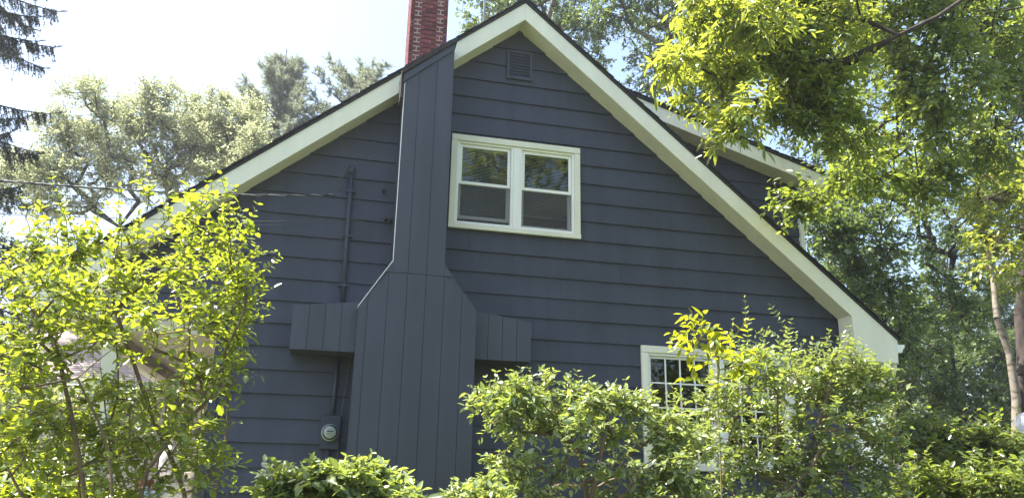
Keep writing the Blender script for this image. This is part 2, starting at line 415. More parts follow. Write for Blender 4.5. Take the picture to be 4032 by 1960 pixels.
# roof deck and shingles
for sgn, end in ((-1, LE), (1, RE)):
    roof = rake(MB(), RX, end+sgn*0.02, 0.247, 0.285, -0.362, DEPTH+0.35).build('roof_slope', M_SHINGLE, house)
    L = abs(end-RX)/math.cos(math.atan(SL)); nrow = int(L/0.145)
    ca = math.cos(math.atan(SL)); sa = math.sin(math.atan(SL))
    for k in range(nrow+1):
        u0 = max(0.0, L-(k+1)*0.145-0.03); u1 = L-k*0.145+0.045
        jit = rs.uniform(-0.012, 0.008)
        def P(u, h): return (RX+sgn*(u*ca+h*sa), AZ+0.287-u*sa+h*ca)
        h0 = 0.004; pts = [P(u1, h0+0.012), P(u0, h0), P(u0, h0+0.010), P(u1, h0+0.028)]
        if sgn > 0: pts = pts[::-1]
        MB().prism(pts[::-1], -0.372+jit, DEPTH+0.36).build('shingle_course', M_SHINGLE, roof)
rc = MB()
rc.prism([(RX-0.16, RZ(RX-0.16)+0.318), (RX, AZ+0.318), (RX+0.16, RZ(RX+0.16)+0.318), (RX+0.16, RZ(RX+0.16)+0.338), (RX, AZ+0.345), (RX-0.16, RZ(RX-0.16)+0.338)], -0.38, DEPTH+0.37)
rc.build('ridge_cap', M_SHINGLE, house)

# shed dormer on the right slope
DY, DS = 0.88, 0.295
def DZ(x): return 8.05 - DS*(x-RX)
dm_ = MB().prism([(4.2, RZ(4.2)+0.2), (WR, RZ(WR)+0.2), (WR, DZ(WR)-0.20), (4.2, DZ(4.2)-0.20)], DY, DY+0.12).build('dormer_cheek', M_BLUE, house)
for k in range(14):
    zl = 4.664 + k*PITCH; zh = zl+PITCH
    xa = max(3.6, RX + (AZ+0.25-zl)/SL)
    xb = WR+0.01
    ztop = zh
    xt = min(xb, RX + (8.05-0.22-zh)/DS)
    if xa >= xb or RX+(8.05-0.22-zl)/DS < xa: continue
    xb0 = min(xb, RX + (8.05-0.22-zl)/DS)
    v0 = [(xa, zl), (xb0, zl), (max(xt, xa+0.01), zh), (xa, zh)]
    mb = MB(); vs = [(x, DY-0.028 if z == zl else DY-0.010, z) for x, z in v0] + [(x, DY-0.001, z) for x, z in v0]
    mb.add(vs, [(0,1,2,3),(4,7,6,5),(0,4,5,1),(1,5,6,2),(3,2,6,7),(0,3,7,4)]); mb.build('siding_board', M_BLUE, dm_)
MB().box(WR-0.12, WR, DY+0.121, 7.4, RZ(WR), DZ(WR)-0.22).build('dormer_front_wall', M_BLUE, house)
DE = 7.52
def drake(xa, xb, b, t, y0, y1): return MB().prism([(xa, DZ(xa)+b), (xb, DZ(xb)+b), (xb, DZ(xb)+t), (xa, DZ(xa)+t)], y0, y1)
drake(3.3, DE, -0.235, 0.0, DY-0.325, DY-0.30).build('dormer_fascia', M_WHITE, house, bevel=0.004)
for k in range(26):
    xa = 3.6 + k*0.15
    drake(xa+0.002, xa+0.148, -0.232, -0.215, DY-0.299, DY+0.02).build('dormer_soffit_board', M_SOFFIT, house)
MB().box(WR, DE-0.02, DY-0.299, 7.5, DZ(DE)-0.235, DZ(DE)-0.215).build('dormer_eave_soffit', M_SOFFIT, house)
MB().box(DE-0.019, DE, DY-0.299, 7.5, DZ(DE)-0.24, DZ(DE)-0.005).build('dormer_eave_fascia', M_WHITE, house)
dr = drake(2.6, DE+0.03, 0.002, 0.05, DY-0.345, 7.6).build('dormer_roof', M_SHINGLE, house)
for k in range(35):
    xa = DE+0.05-(k+1)*0.14; xb = xa+0.17
    if xa < 2.7: break
    MB().prism([(xa, DZ(xa)+0.052), (xb, DZ(xb)+0.060), (xb, DZ(xb)+0.078), (xa, DZ(xa)+0.060)], DY-0.352+rs.uniform(-0.01, 0.006), 7.61).build('shingle_course', M_SHINGLE, dr)
gz = DZ(DE)-0.03
MB().prism([(DE+0.001, gz-0.115), (DE+0.07, gz-0.115), (DE+0.095, gz-0.06), (DE+0.125, gz-0.035), (DE+0.125, gz), (DE+0.001, gz)], DY-0.33, 7.5).build('dormer_gutter', M_VINYL, house, bevel=0.004)
dsp = catmull([(DE+0.05, DY-0.22, gz-0.12), (DE+0.05, DY-0.20, gz-0.22), (DE-0.06, DY-0.12, gz-0.42), (WR+0.07, DY-0.04, gz-0.52), (WR+0.06, DY-0.02, gz-0.7), (WR+0.06, DY-0.02, 4.6), (WR+0.06, DY-0.02, 4.25)], 6)
MB().tube(dsp, 0.042, 8).build('downspout', M_WHITE, house, smooth=True)
# downspout elbow under the right eave
dsp = catmull([(RE+0.06, -0.10, RZ(RE)+0.08), (RE+0.06, -0.09, RZ(RE)-0.12), (RE-0.03, -0.06, RZ(RE)-0.30), (RE-0.35, 0.0, RZ(RE)-0.40), (WR+0.10, 0.03, RZ(RE)-0.50), (WR+0.06, 0.05, RZ(RE)-0.8), (WR+0.06, 0.05, 0.7)], 8)
MB().tube(dsp, 0.062, 8).build('downspout', M_WHITE, house, smooth=True)

# chimney chase with vertical planks
CX0, CX1, LX0, LX1, CY = 0.632, 1.252, 0.267, 1.660, -0.65
TZ0, TZ1 = 6.61, 7.165
poly = [(LX0, 0.4), (LX1, 0.4), (LX1, 3.585), (CX1, 4.13), (CX1, TZ1), (CX0, TZ0), (CX0, 4.11), (LX0, 3.53)]
chase = MB().prism(poly, CY+0.018, -0.001).build('chimney_chase', M_BLUEV, house)
def chase_lo(x): return 0.4
def chase_hi(x):
    if x < CX0: return 3.53 + (x-LX0)/(CX0-LX0)*(4.11-3.53)
    if x > CX1: return 4.13 - (x-CX1)/(LX1-CX1)*(4.13-3.585)
    return 4.115
pw = 0.2225; x = LX0+0.001
edges = [LX0]
x = LX0 + 0.10
while x < LX1-0.02: edges.append(x); x += pw
edges.append(LX1)
for a, b in zip(edges[:-1], edges[1:]):
    a2, b2 = a+(0.003 if a > LX0 else 0), b-(0.003 if b < LX1 else 0)
    xsb = [a2] + [c for c in (CX0, CX1) if a2 < c < b2] + [b2]
    top = [(xx, (chase_hi(xx)-0.14) if CX0 <= xx <= CX1 else min(chase_hi(xx), 3.975)) for xx in xsb]
    MB().prism([(a2, 0.4), (b2, 0.4)] + top[::-1], CY, CY+0.0175).build('chase_plank', M_BLUEV, chase)
edges2 = [CX0] + [e for e in edges if CX0+0.03 < e < CX1-0.03] + [CX1]
def topz(x): return TZ0 + (x-CX0)/(CX1-CX0)*(TZ1-TZ0)
for a, b in zip(edges2[:-1], edges2[1:]):
    a2, b2 = a+(0.003 if a > CX0 else 0), b-(0.003 if b < CX1 else 0)
    MB().prism([(a2, 3.981), (b2, 3.981), (b2, topz(b2)), (a2, topz(a2))], CY, CY+0.0175).build('chase_plank', M_BLUEV, chase)
# shoulder planks beside the upper shaft
MB().prism([(CX0-0.085, 3.981), (CX0-0.003, 3.981), (CX0-0.003, 4.105)], CY, CY+0.0175).build('chase_plank', M_BLUEV, chase)
MB().prism([(CX1+0.003, 3.981), (CX1+0.11, 3.981), (CX1+0.003, 4.124)], CY, CY+0.0175).build('chase_plank', M_BLUEV, chase)
MB().prism([(CX0-0.02, topz(CX0)-0.10), (CX1+0.004, topz(CX1)-0.085), (CX1+0.004, topz(CX1)+0.012), (CX0-0.02, topz(CX0)+0.004)], CY-0.022, CY-0.001).build('chase_trim_board', M_BLUEV, chase)
MB().prism([(CX0-0.05, topz(CX0)+0.0), (CX1+0.03, topz(CX1)+0.03), (CX1+0.025, topz(CX1)+0.085), (CX1-0.1, topz(CX1)+0.0), (CX0-0.055, topz(CX0)+0.05)], CY-0.05, -0.3).build('chase_cap', M_SHINGLE, chase)
MB().prism([(CX0-0.05, topz(CX0)-0.30), (CX0-0.022, topz(CX0)-0.30), (CX0-0.022, topz(CX0)), (CX0-0.05, topz(CX0)+0.02)], CY+0.02, -0.372).build('chase_flashing', M_SHINGLE, chase)
# pale corner strip: sunlit sliver of the side face put into its colour
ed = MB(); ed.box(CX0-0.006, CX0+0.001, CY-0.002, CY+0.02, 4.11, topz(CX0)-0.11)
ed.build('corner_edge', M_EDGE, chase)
MB().prism([(LX0-0.004, 3.535), (CX0-0.004, 4.115), (CX0-0.012, 4.122), (LX0-0.012, 3.542)], CY-0.003, -0.02).build('shoulder_sun_strip', M_EDGE, chase)  # pale strip painting the sunlit top face of the shoulder
# side wings
for xa, xb, zt_a, zt_b in ((-0.47, LX0-0.001, 3.535, 3.625), (LX1+0.001, 2.385, 3.62, 3.515)):
    wng = MB().prism([(xa, 3.03), (xb, 3.03), (xb, zt_b), (xa, zt_a)], -0.482, -0.027).build('chase_wing', M_BLUEV, house)
    n = 4 if xa < 0 else 4
    w = (xb-xa)/n
    for k in range(n):
        p, q = xa+k*w+(0.003 if k else 0), xa+(k+1)*w-(0.003 if k < n-1 else 0)
        tz = lambda xx: zt_a+(xx-xa)/(xb-xa)*(zt_b-zt_a)
        MB().prism([(p, 3.025), (q, 3.025), (q, tz(q)), (p, tz(p))], -0.50, -0.4825).build('chase_plank', M_BLUEV, wng)

# brick chimney
BX, BY, BW, BH = 0.685, -0.10, 0.525, 0.0705
bz0 = 6.9
core = MB().box(BX+0.012, BX+BW-0.012, BY+0.012, BY+0.60, 6.2, bz0+34*BH).build('brick_chimney', M_BED, house)
def brick_mesh(lx, ly, name):
    mb = MB(); mb.box(0, lx-0.011, 0, ly, 0, BH-0.011); return mb.mesh(name, M_BRICK)
bcache = {}
def put_brick(x0, x1, y0, y1, z):
    key = (round(x1-x0, 3), round(y1-y0, 3))
    if key not in bcache:
        mb = MB(); mb.box(0, key[0], 0, key[1], 0, BH-0.011); bcache[key] = mb.mesh('brick', M_BRICK)
    o = link('brick', bcache[key]); o.location = (x0+rs.uniform(-0.001, 0.001), y0+rs.uniform(-0.0015, 0.0015), z); attach(o, core)
ij = MB(); ij.prism([(-0.048, -0.0135), (0.048, -0.0135), (0.048, 0.001), (0.0065, 0.001), (0.0065, BH-0.0125), (0.048, BH-0.0125), (0.048, BH+0.002), (-0.048, BH+0.002), (-0.048, BH-0.0125), (-0.0065, BH-0.0125), (-0.0065, 0.001), (-0.048, 0.001)], 0, 0.012)
ijm = ij.mesh('mortar_joint', M_MORTAR)
for c in range(33):
    z = bz0 + c*BH
    cuts = [0, 0.105, 0.315, BW] if c % 2 == 0 else [0, 0.21, 0.42, BW]
    for a, b in zip(cuts[:-1], cuts[1:]):
        put_brick(BX+a+(0.0055 if a else 0), BX+b-(0.0055 if b < BW else 0), BY, BY+0.10, z)
    ycuts = [0.111, 0.30, 0.50, 0.61] if c % 2 == 0 else [0.111, 0.21, 0.41, 0.61]
    for a, b in zip(ycuts[:-1], ycuts[1:]):
        put_brick(BX, BX+0.09, BY+a, BY+b-0.011, z); put_brick(BX+BW-0.09, BX+BW, BY+a, BY+b-0.011, z)
    o = link('mortar_joint', ijm); o.location = (BX+(0.105 if c % 2 == 0 else 0.42), BY-0.004, z); attach(o, core)
MB().box(BX-0.05, BX+BW+0.05, BY-0.05, BY+0.66, bz0+34*BH+0.001, bz0+34*BH+0.08).build('chimney_crown', M_CONC, core)

# mast on the roof
MB().tube([(2.12, 2.0, 8.15), (2.12, 2.0, 10.3), (2.13, 2.0, 11.0)], 0.022, 8).build('roof_mast', M_METAL, house, smooth=True)

# ---- windows
def slat_blind(x0, x1, z0, z1, y, name, parent):
    mb = MB(); z = z1-0.03; d = 0.012; t = 0.0075
    mb.box(x0, x1, y-0.018, y+0.018, z1-0.025, z1)
    while z > z0:
        mb.add([(x0, y-d, z-t), (x1, y-d, z-t), (x1, y+d, z+t), (x0, y+d, z+t), (x0, y-d, z-t+0.0012), (x1, y-d, z-t+0.0012), (x1, y+d, z+t+0.0012), (x0, y+d, z+t+0.0012)],
               [(0,3,2,1),(4,5,6,7),(0,1,5,4),(1,2,6,5),(2,3,7,6),(3,0,4,7)])
        z -= 0.0215
    mb.box(x0, x1, y-0.012, y+0.012, z-0.004, z+0.012)
    return mb.build(name, M_BLIND, parent, kind='stuff')
def sash(x0, x1, z0, z1, y, w, parent, name='sash', wb=None):
    wb = wb or w; mb = MB()
    mb.box(x0, x0+w, y, y+0.03, z0, z1); mb.box(x1-w, x1, y, y+0.03, z0, z1)
    mb.box(x0+w, x1-w, y, y+0.03, z1-w, z1); mb.box(x0+w, x1-w, y, y+0.03, z0, z0+wb)
    s = mb.build(name, M_VINYL, parent, bevel=0.003)
    MB().box(x0+w+0.0005, x1-w-0.0005, y+0.012, y+0.016, z0+wb+0.0005, z1-w-0.0005).build('pane', GLASS, parent)
    return s
def casing(W, O, parent, y=-0.062):
    x0, x1, z0, z1 = W; a, b, c, d = O
    MB().prism([(x0, d), (x1, d), (x1, z1), (x0, z1)], y-0.006, -0.02).build('head_casing', M_WHITE, parent, bevel=0.004)
    MB().box(x0, a, y, -0.02, c, d-0.001).build('side_casing', M_WHITE, parent, bevel=0.004)
    MB().box(b, x1, y, -0.02, c, d-0.001).build('side_casing', M_WHITE, parent, bevel=0.004)
    MB().box(x0-0.004, x1+0.004, y-0.012, -0.02, z0, c-0.001).build('window_sill', M_WHITE, parent, bevel=0.004)
w1 = MB().box(2.272-0.045, 2.272+0.045, -0.045, 0.10, O1[2]+0.001, O1[3]-0.001).build('upper_window', M_VINYL, house, bevel=0.004)
w1['label'] = 'pair of white sash windows with half drawn blinds'
casing(W1, O1, w1)
for k, (a, b) in enumerate(((O1[0], 2.272-0.046), (2.272+0.046, O1[1]))):
    fr = MB(); fr.box(a, a+0.032, -0.04, 0.10, O1[2], O1[3]); fr.box(b-0.032, b, -0.04, 0.10, O1[2], O1[3])
    fr.box(a+0.033, b-0.033, -0.04, 0.10, O1[3]-0.03, O1[3]); fr.box(a+0.033, b-0.033, -0.04, 0.10, O1[2], O1[2]+0.04)
    fr.build('window_frame', M_VINYL, w1, bevel=0.003)
    a, b = a+0.034, b-0.034; zm = 5.475
    sash(a, b, zm-0.02, O1[3]-0.032, -0.012, 0.042, w1)
    lift = 0.06 if k == 0 else 0.0
    sash(a, b, O1[2]+0.042+lift, zm+0.028, 0.035, 0.044, w1, 'sash')
    MB().box(a+0.004, b-0.004, -0.008, -0.006, O1[2]+0.042, zm-0.022).build('insect_screen', SCREEN, w1)
    slat_blind(a+0.02, b-0.02, 4.95 if k == 0 else 5.14, O1[3]-0.04, 0.115, 'blind', w1)
w2 = MB().box(5.09, 5.20, -0.045, 0.10, O2[2]+0.001, O2[3]-0.001).build('lower_window', M_VINYL, house, bevel=0.004)
w2['label'] = 'wide white window with grilles behind the shrubs'
casing(W2, O2, w2)
for a, b in ((O2[0], 5.089), (5.201, O2[1])):
    fr = MB(); fr.box(a, a+0.03, -0.04, 0.10, O2[2], O2[3]); fr.box(b-0.03, b, -0.04, 0.10, O2[2], O2[3])
    fr.box(a+0.031, b-0.031, -0.04, 0.10, O2[3]-0.035, O2[3]); fr.box(a+0.031, b-0.031, -0.04, 0.10, O2[2], O2[2]+0.04)
    fr.build('window_frame', M_VINYL, w2, bevel=0.003)
    a, b = a+0.032, b-0.032; sash(a, b, O2[2]+0.042, O2[3]-0.037, 0.0, 0.03, w2)
    g0, g1, h0, h1 = a+0.03, b-0.03, O2[2]+0.072, O2[3]-0.067
    for k in (1, 2, 3):
        xx = g0+(g1-g0)*k/4; MB().box(xx-0.010, xx+0.010, 0.002, 0.011, h0, h1).build('muntin', M_VINYL, w2)
        zz = h0+(h1-h0)*k/4
        for j in range(4):
            xa = g0+(g1-g0)*j/4+(0.0105 if j else 0); xb2 = g0+(g1-g0)*(j+1)/4-(0.0105 if j < 3 else 0)
            MB().box(xa, xb2, 0.003, 0.0105, zz-0.010, zz+0.010).build('muntin', M_VINYL, w2)

# ---- service mast, meter, wire brackets (fixed to the wall)
mast = MB().tube([(0.085, -0.062, 3.60), (0.06, -0.062, 5.40)], 0.030, 12).build('service_mast', M_BLUE, house, smooth=True)
MB().lathe((0.06, -0.062, 5.40), [(0.034, 0), (0.048, 0.02), (0.05, 0.07), (0.035, 0.11), (0.012, 0.13)], 14).build('weatherhead', M_BLUE, mast, smooth=True)
for z in (3.9, 4.55, 5.15): MB().box(0.02, 0.13, -0.094, -0.024, z, z+0.03).build('pipe_strap', M_BLUE, mast)
for off in (0.0, 0.03):
    MB().tube(catmull([(0.06, -0.10, 5.44), (-0.02, -0.18, 5.36-off), (-0.10, -0.22, 5.22-off), (-0.06, -0.22, 5.12), (-0.10, -0.2, 5.09)], 6), 0.008, 6).build('drip_loop', M_WIRE, mast)
meter = MB().box(-0.045, 0.185, -0.10, -0.024, 1.94, 2.33).build('electric_meter', M_BLUE, house, bevel=0.012)
MB().lathe((0.066, -0.101, 2.13), [(0.098, 0), (0.098, 0.03), (0.085, 0.035)], 28, 'y').build('meter_ring', M_METAL, meter, smooth=False)
MB().lathe((0.066, -0.137, 2.13), [(0.074, 0), (0.074, 0.05), (0.066, 0.056)], 28, 'y').build('meter_face', M_METER, meter)
mk = MB(); mk.box(0.03, 0.105, -0.1955, -0.1932, 2.133, 2.148); mk.box(0.025, 0.09, -0.1955, -0.1932, 2.115, 2.120); mk.box(0.035, 0.1, -0.1955, -0.1932, 2.095, 2.099); mk.box(0.04, 0.095, -0.1955, -0.1932, 2.155, 2.158)
mk.build('meter_marks', M_BLACK, meter)
MB().lathe((0.066, -0.137, 2.13), [(0.086, 0), (0.086, 0.075), (0.07, 0.092), (0.03, 0.1)], 28, 'y').build('meter_glass', glass_mat('meter_glass', (0.93, 0.96, 0.93)), meter, smooth=True)
MB().tube([(0.08, -0.055, 2.33), (0.085, -0.055, 3.03)], 0.028, 10).build('meter_conduit', M_BLUE, house, smooth=True)
MB().tube([(0.06, -0.055, 0.7), (0.06, -0.055, 1.94)], 0.03, 10).build('meter_conduit', M_BLUE, house, smooth=True)
MB().tube(catmull([(0.24, -0.05, 3.03), (0.20, -0.06, 2.6), (0.175, -0.06, 2.2), (0.18, -0.05, 1.5), (0.18, -0.05, 0.8)], 6), 0.005, 6).build('telephone_wire', M_GREYW, house)
for (x, z) in ((0.49, 5.22), (0.54, 4.83), (0.61, 4.83)):
    MB().lathe((x, -0.027, z), [(0.018, 0), (0.014, 0.03), (0.026, 0.035), (0.026, 0.055), (0.012, 0.06), (0.026, 0.066), (0.022, 0.085)], 12, 'y').build('wire_insulator', M_BLACK, house)

# ---- porch under the left slope
pc = MB(); pc.box(WL-0.02, PL-0.001, 0.141, 8.3, 3.30, 3.33); porch = pc.build('porch_ceiling', M_TAN, house)
MB().box(WL-0.10, PL-0.022, -0.03, 0.14, 3.20, 3.378).build('porch_beam', M_TAN, house, bevel=0.006)
MB().box(WL-0.10, WL+0.06, 0.141, 8.4, 3.12, 3.299).build('porch_beam', M_TAN, house, bevel=0.006)
MB().box(WL+0.061, PL-0.002, 8.2, 8.4, 3.0, 3.299).build('porch_beam', M_TAN, house, bevel=0.006)
MB().box(WL-0.15, PL-0.022, -0.05, 8.4, 0.4, 0.72).build('porch_floor', M_CONC, house)
def post(x, y, w, m):
    p = MB(); p.box(x-w/2, x+w/2, y-w/2, y+w/2, 0.725, 3.19 if y < .2 else 3.115); o = p.build('porch_post', m, house, bevel=0.008)
    MB().box(x-w/2-0.03, x+w/2+0.03, y-w/2-0.03, y+w/2+0.03, 0.722, 1.70).build('post_base', m, o, bevel=0.008)
    return o
p1 = MB(); p1.box(-2.53, -2.37, -0.02, 0.13, 0.725, 3.19); p1.build('porch_post', M_POST, house, bevel=0.008)
post(WL, 4.25, 0.14, M_TAN); post(WL, 8.1, 0.14, M_TAN)
MB().box(WL-0.03, WL+0.03, 4.4, 8.0, 1.50, 1.58).build('porch_rail', M_WOODW, house)
MB().box(WL-0.03, WL+0.03, 4.4, 8.0, 0.86, 0.92).build('porch_rail', M_WOODW, house)
bal = MB().box(-0.018, 0.018, -0.018, 0.018, 0.921, 1.499).mesh('baluster', M_WOODW)
for k in range(22):
    o = link('baluster', bal); o.location = (WL, 4.5+k*0.16, 0); attach(o, house)

# ------------------------------------------------------------------ cables
def cable(name, label, pts, rad, m, twist=0):
    P = catmull(pts, 24); root = thing(name, label, 'cable', P[0])
    if not twist:
        MB().tube(P, rad, 6).build('wire', m, root, smooth=True); return
    for s in range(3):
        Q = []
        for i, p in enumerate(P):
            t = (P[min(i+1, len(P)-1)]-P[max(i-1, 0)]).normalized(); a = t.orthogonal().normalized(); a = Vector((0, 0, 1)) - t*t.z; a.normalize(); b = t.cross(a)
            ph = i*twist + s*2.094
            Q.append(p + (a*math.cos(ph)+b*math.sin(ph))*rad*1.05)
        MB().tube(Q, rad, 6).build('strand', M_CABLE if s == 0 else M_WIRE, root, smooth=True)
cable('service_cable', 'thick twisted service cable running to the mast on the blue wall', [(-3.7, -1.9, 4.22), (-3.48, -1.65, 4.32), (-3.34, -1.5, 4.37), (-2.56, -1.1, 4.53), (-1.62, -0.8, 4.68), (-0.78, -0.5, 4.86), (-0.14, -0.22, 5.04)], 0.0065, M_CABLE, 0.75)
cable('overhead_wire', 'upper of the two thin wires below the twisted cable', [(-3.63, -1.9, 3.88), (-3.42, -1.65, 3.98), (-3.27, -1.5, 4.03), (-2.33, -1.05, 4.23), (-0.96, -0.6, 4.48), (0.56, -0.11, 4.82)], 0.004, M_WIRE)
cable('overhead_wire', 'lowest thin wire crossing to the blue wall', [(-3.58, -1.9, 3.66), (-3.38, -1.65, 3.77), (-3.24, -1.5, 3.85), (-1.76, -0.9, 4.23), (-0.74, -0.5, 4.49), (0.34, -0.11, 4.77)], 0.003, M_WIRE)


# ------------------------------------------------------------------ garage, backboard, things on the porch
gar = thing('garage', 'garage with sunlit tan shingle roof beyond the left shrub', 'garage', (-5.9, 14, 0.6))
GX0, GX1, GY, GE = -8.6, -1.6, 12.0, 3.90
MB().box(GX0+0.3, GX1-0.3, GY+0.45, GY+0.6, 0.4, GE-0.05).build('garage_wall', M_GARW, gar)
MB().box(GX0+0.3, GX0+0.45, GY+0.601, GY+6.5, 0.4, GE-0.05).build('garage_wall', M_TAN, gar)
MB().box(GX1-0.45, GX1-0.3, GY+0.601, GY+6.5, 0.4, GE-0.05).build('garage_wall', M_TAN, gar)
MB().box(GX0, GX1, GY-0.02, GY+0.0, GE-0.20, GE+0.0).build('eave_fascia', M_WHITE, gar)
MB().box(GX0, GX1, GY+0.001, GY+0.449, GE-0.19, GE-0.17).build('eave_soffit', M_SOFFIT, gar)
MB().box(-7.2, -4.4, GY+0.41, GY+0.449, 0.6, 2.9).build('garage_door', M_WOODW, gar)
gs = 0.52; nrow = 26
gr = MB(); gr.add([(GX0, GY-0.04, GE), (GX1, GY-0.04, GE), (GX1, GY+3.5, GE+3.54*gs), (GX0, GY+3.5, GE+3.54*gs), (GX0, GY+7, GE), (GX1, GY+7, GE)], [(0,1,2,3),(3,2,5,4),(0,4,5,1),(0,3,4),(1,5,2)])
gro = gr.build('garage_roof', M_TANSH, gar)
th = math.atan(gs)
for k in range(nrow):
    u0 = k*0.15-0.02; u1 = u0+0.18; y0 = GY-0.05
    def Q(x, u, h): return (x, y0+u*math.cos(th)-h*math.sin(th), GE+0.002+u*math.sin(th)+h*math.cos(th))
    cutsx = [GX0]
    while cutsx[-1] < GX1-0.95: cutsx.append(cutsx[-1]+rs.choice([0.91, 0.91, 0.96]))
    cutsx.append(GX1)
    mb = MB()
    for a, b in zip(cutsx[:-1], cutsx[1:]):
        h = 0.026+rs.uniform(-0.003, 0.003)
        mb.add([Q(a+0.002, u0, 0.010), Q(b-0.002, u0, 0.010), Q(b-0.002, u1, 0.004), Q(a+0.002, u1, 0.004), Q(a+0.002, u0, h), Q(b-0.002, u0, h), Q(b-0.002, u1, 0.012), Q(a+0.002, u1, 0.012)],
               [(0,3,2,1),(4,5,6,7),(0,1,5,4),(1,2,6,5),(2,3,7,6),(3,0,4,7)])
    mb.build('shingle_course', M_TANSH, gro)

# backboard on its pole
hx, hy, hz = -6.02, 11.3, 3.36
bb = thing('basketball_hoop', 'fan shaped white basketball backboard with red rim on a pole', 'basketball hoop', (hx, hy+0.9, 0.6))
fan = [(-0.50, -0.20), (-0.30, -0.33), (0.30, -0.33), (0.50, -0.20), (0.52, 0.05), (0.40, 0.22), (0.22, 0.31), (0, 0.33), (-0.22, 0.31), (-0.40, 0.22), (-0.52, 0.05)]
MB().prism([(hx+x, hz+z) for x, z in fan], hy, hy+0.04).build('backboard', M_BOARD, bb, bevel=0.006)
rim = [(hx+x*1.03, hz+z*1.03) for x, z in fan]
rp = [Vector((x, hy-0.004, z)) for x, z in rim]; MB().tube(rp+[rp[0]], 0.022, 6).build('backboard_edge', M_METAL, bb)
ring = [(hx+0.22*math.cos(a), hy-0.30+0.22*math.sin(a), hz-0.20) for a in [2*math.pi*k/20 for k in range(21)]]
MB().tube(ring, 0.012, 6).build('hoop_rim', M_RED, bb)
MB().box(hx-0.10, hx+0.10, hy-0.08, hy-0.001, hz-0.24, hz-0.16).build('rim_bracket', M_RED, bb)
MB().tube(catmull([(hx, hy+0.9, 0.6), (hx, hy+0.9, 2.6), (hx, hy+0.6, 3.2), (hx, hy+0.041, hz)], 6), 0.05, 10).build('pole', M_METAL, bb, smooth=True)

# sack hung between the porch posts
def text_mesh(s, size, loc, m, name, parent, rotz=0.0):
    cu = bpy.data.curves.new(name, 'FONT'); cu.body = s; cu.size = size; cu.extrude = 0.001; cu.align_x = 'CENTER'
    tmp = bpy.data.objects.new('tmp_text', cu); COL.objects.link(tmp)
    bpy.context.view_layer.update()
    me = bpy.data.meshes.new_from_object(tmp.evaluated_get(bpy.context.evaluated_depsgraph_get())); bpy.data.objects.remove(tmp)
    me.name = name; me.materials.clear(); me.materials.append(m)
    me.transform(Matrix.Translation(loc) @ Matrix.Rotation(rotz, 4, 'Z') @ Matrix.Rotation(R(90), 4, 'X'))
    return link(name, me, parent)
sk = (-2.60, 5.6)
sack = thing('woven_sack', 'white woven sack with red number standing on the porch rail', 'sack', (sk[0], sk[1], 1.585))
bm = bmesh.new(); prof = [(0.10, 0.0), (0.17, 0.02), (0.19, 0.15), (0.185, 0.32), (0.17, 0.46), (0.13, 0.52), (0.05, 0.56), (0.03, 0.60), (0.07, 0.67)]
mb = MB()
N = 20
for i, (r_, h) in enumerate(prof):
    for k in range(N):
        a = 2*math.pi*k/N; rr = r_*(1+0.05*math.sin(3*a+i)+0.03*math.sin(7*a+2*i))
        mb.v.append((sk[0]+rr*math.cos(a)*1.15, sk[1]+rr*math.sin(a)*0.7, 1.585+h))
for i in range(len(prof)-1):
    for k in range(N):
        a0 = i*N+k; a1 = i*N+(k+1) % N; mb.f.append((a0, a1, a1+N, a0+N))
mb.f.append(tuple(reversed(range(N)))); mb.f.append(tuple(len(prof)*N-N+k for k in range(N)))
mb.build('bag', M_SACK, sack, smooth=True); bm.free()
text_mesh('60', 0.085, (sk[0]+0.02, sk[1]-0.155, 1.585+0.27), M_RED, 'printed_number', sack)
text_mesh('HOLL', 0.06, (sk[0]+0.02, sk[1]-0.155, 1.585+0.37), M_RED, 'printed_word', sack)
tb = thing('garden_table', 'small white slatted table beside the porch posts', 'table', (-2.35, 2.9, 0.72))
for k in range(5): MB().box(-2.62, -2.08, 2.68+k*0.09, 2.755+k*0.09, 1.26, 1.285).build('table_slat', M_WOODW, tb)
for x in (-2.58, -2.14):
    for y in (2.71, 3.08): MB().box(x, x+0.04, y, y+0.04, 0.72, 1.259).build('leg', M_WOODW, tb)
for k, (x, y, side) in enumerate(((-2.40, 2.80, 1), (-2.27, 2.84, -1))):
    b = thing('bird_figurine', ['pale teal bird figurine at the left of the white table', 'pale teal bird figurine at the right of the white table'][k], 'figurine', (x, y, 1.286))
    mb = MB(); mb.lathe((x, y, 1.286), [(0.03, 0), (0.062, 0.02), (0.072, 0.06), (0.06, 0.10), (0.045, 0.115), (0.046, 0.14), (0.034, 0.165), (0.01, 0.178)], 14); mb.build('body', M_TEAL, b, smooth=True)
    mb = MB(); mb.tube([(x+side*0.03, y, 1.436), (x+side*0.075, y, 1.428)], [0.012, 0.002], 6); mb.build('beak', M_TERRA, b)
    mb = MB(); mb.tube([(x-side*0.05, y, 1.35), (x-side*0.13, y, 1.40)], [0.03, 0.012], 6); mb.build('tail', M_TEAL, b)
def pot(x, y, z, s, label):
    o = thing('flower_pot', label, 'flower pot', (x, y, z))
    MB().lathe((x, y, z), [(0.09*s, 0), (0.125*s, 0.19*s), (0.145*s, 0.19*s), (0.15*s, 0.25*s), (0.12*s, 0.25*s), (0.11*s, 0.21*s)], 18).build('pot', M_TERRA, o, smooth=False)
    MB().lathe((x, y, z+0.2*s), [(0.10*s, 0), (0.108*s, 0.018*s), (0.02*s, 0.03*s)], 14).build('soil', M_BARKD, o)
pot(-2.60, 3.55, 1.30, 1.0, 'terracotta flower pot behind the white table'); 
MB_st = thing('pot_stand', 'brown wooden stand carrying the flower pot behind the white table', 'stand', (-2.60, 3.55, 0.72))
MB().box(-2.78, -2.42, 3.37, 3.73, 1.26, 1.299).build('top', M_BARKB, MB_st)
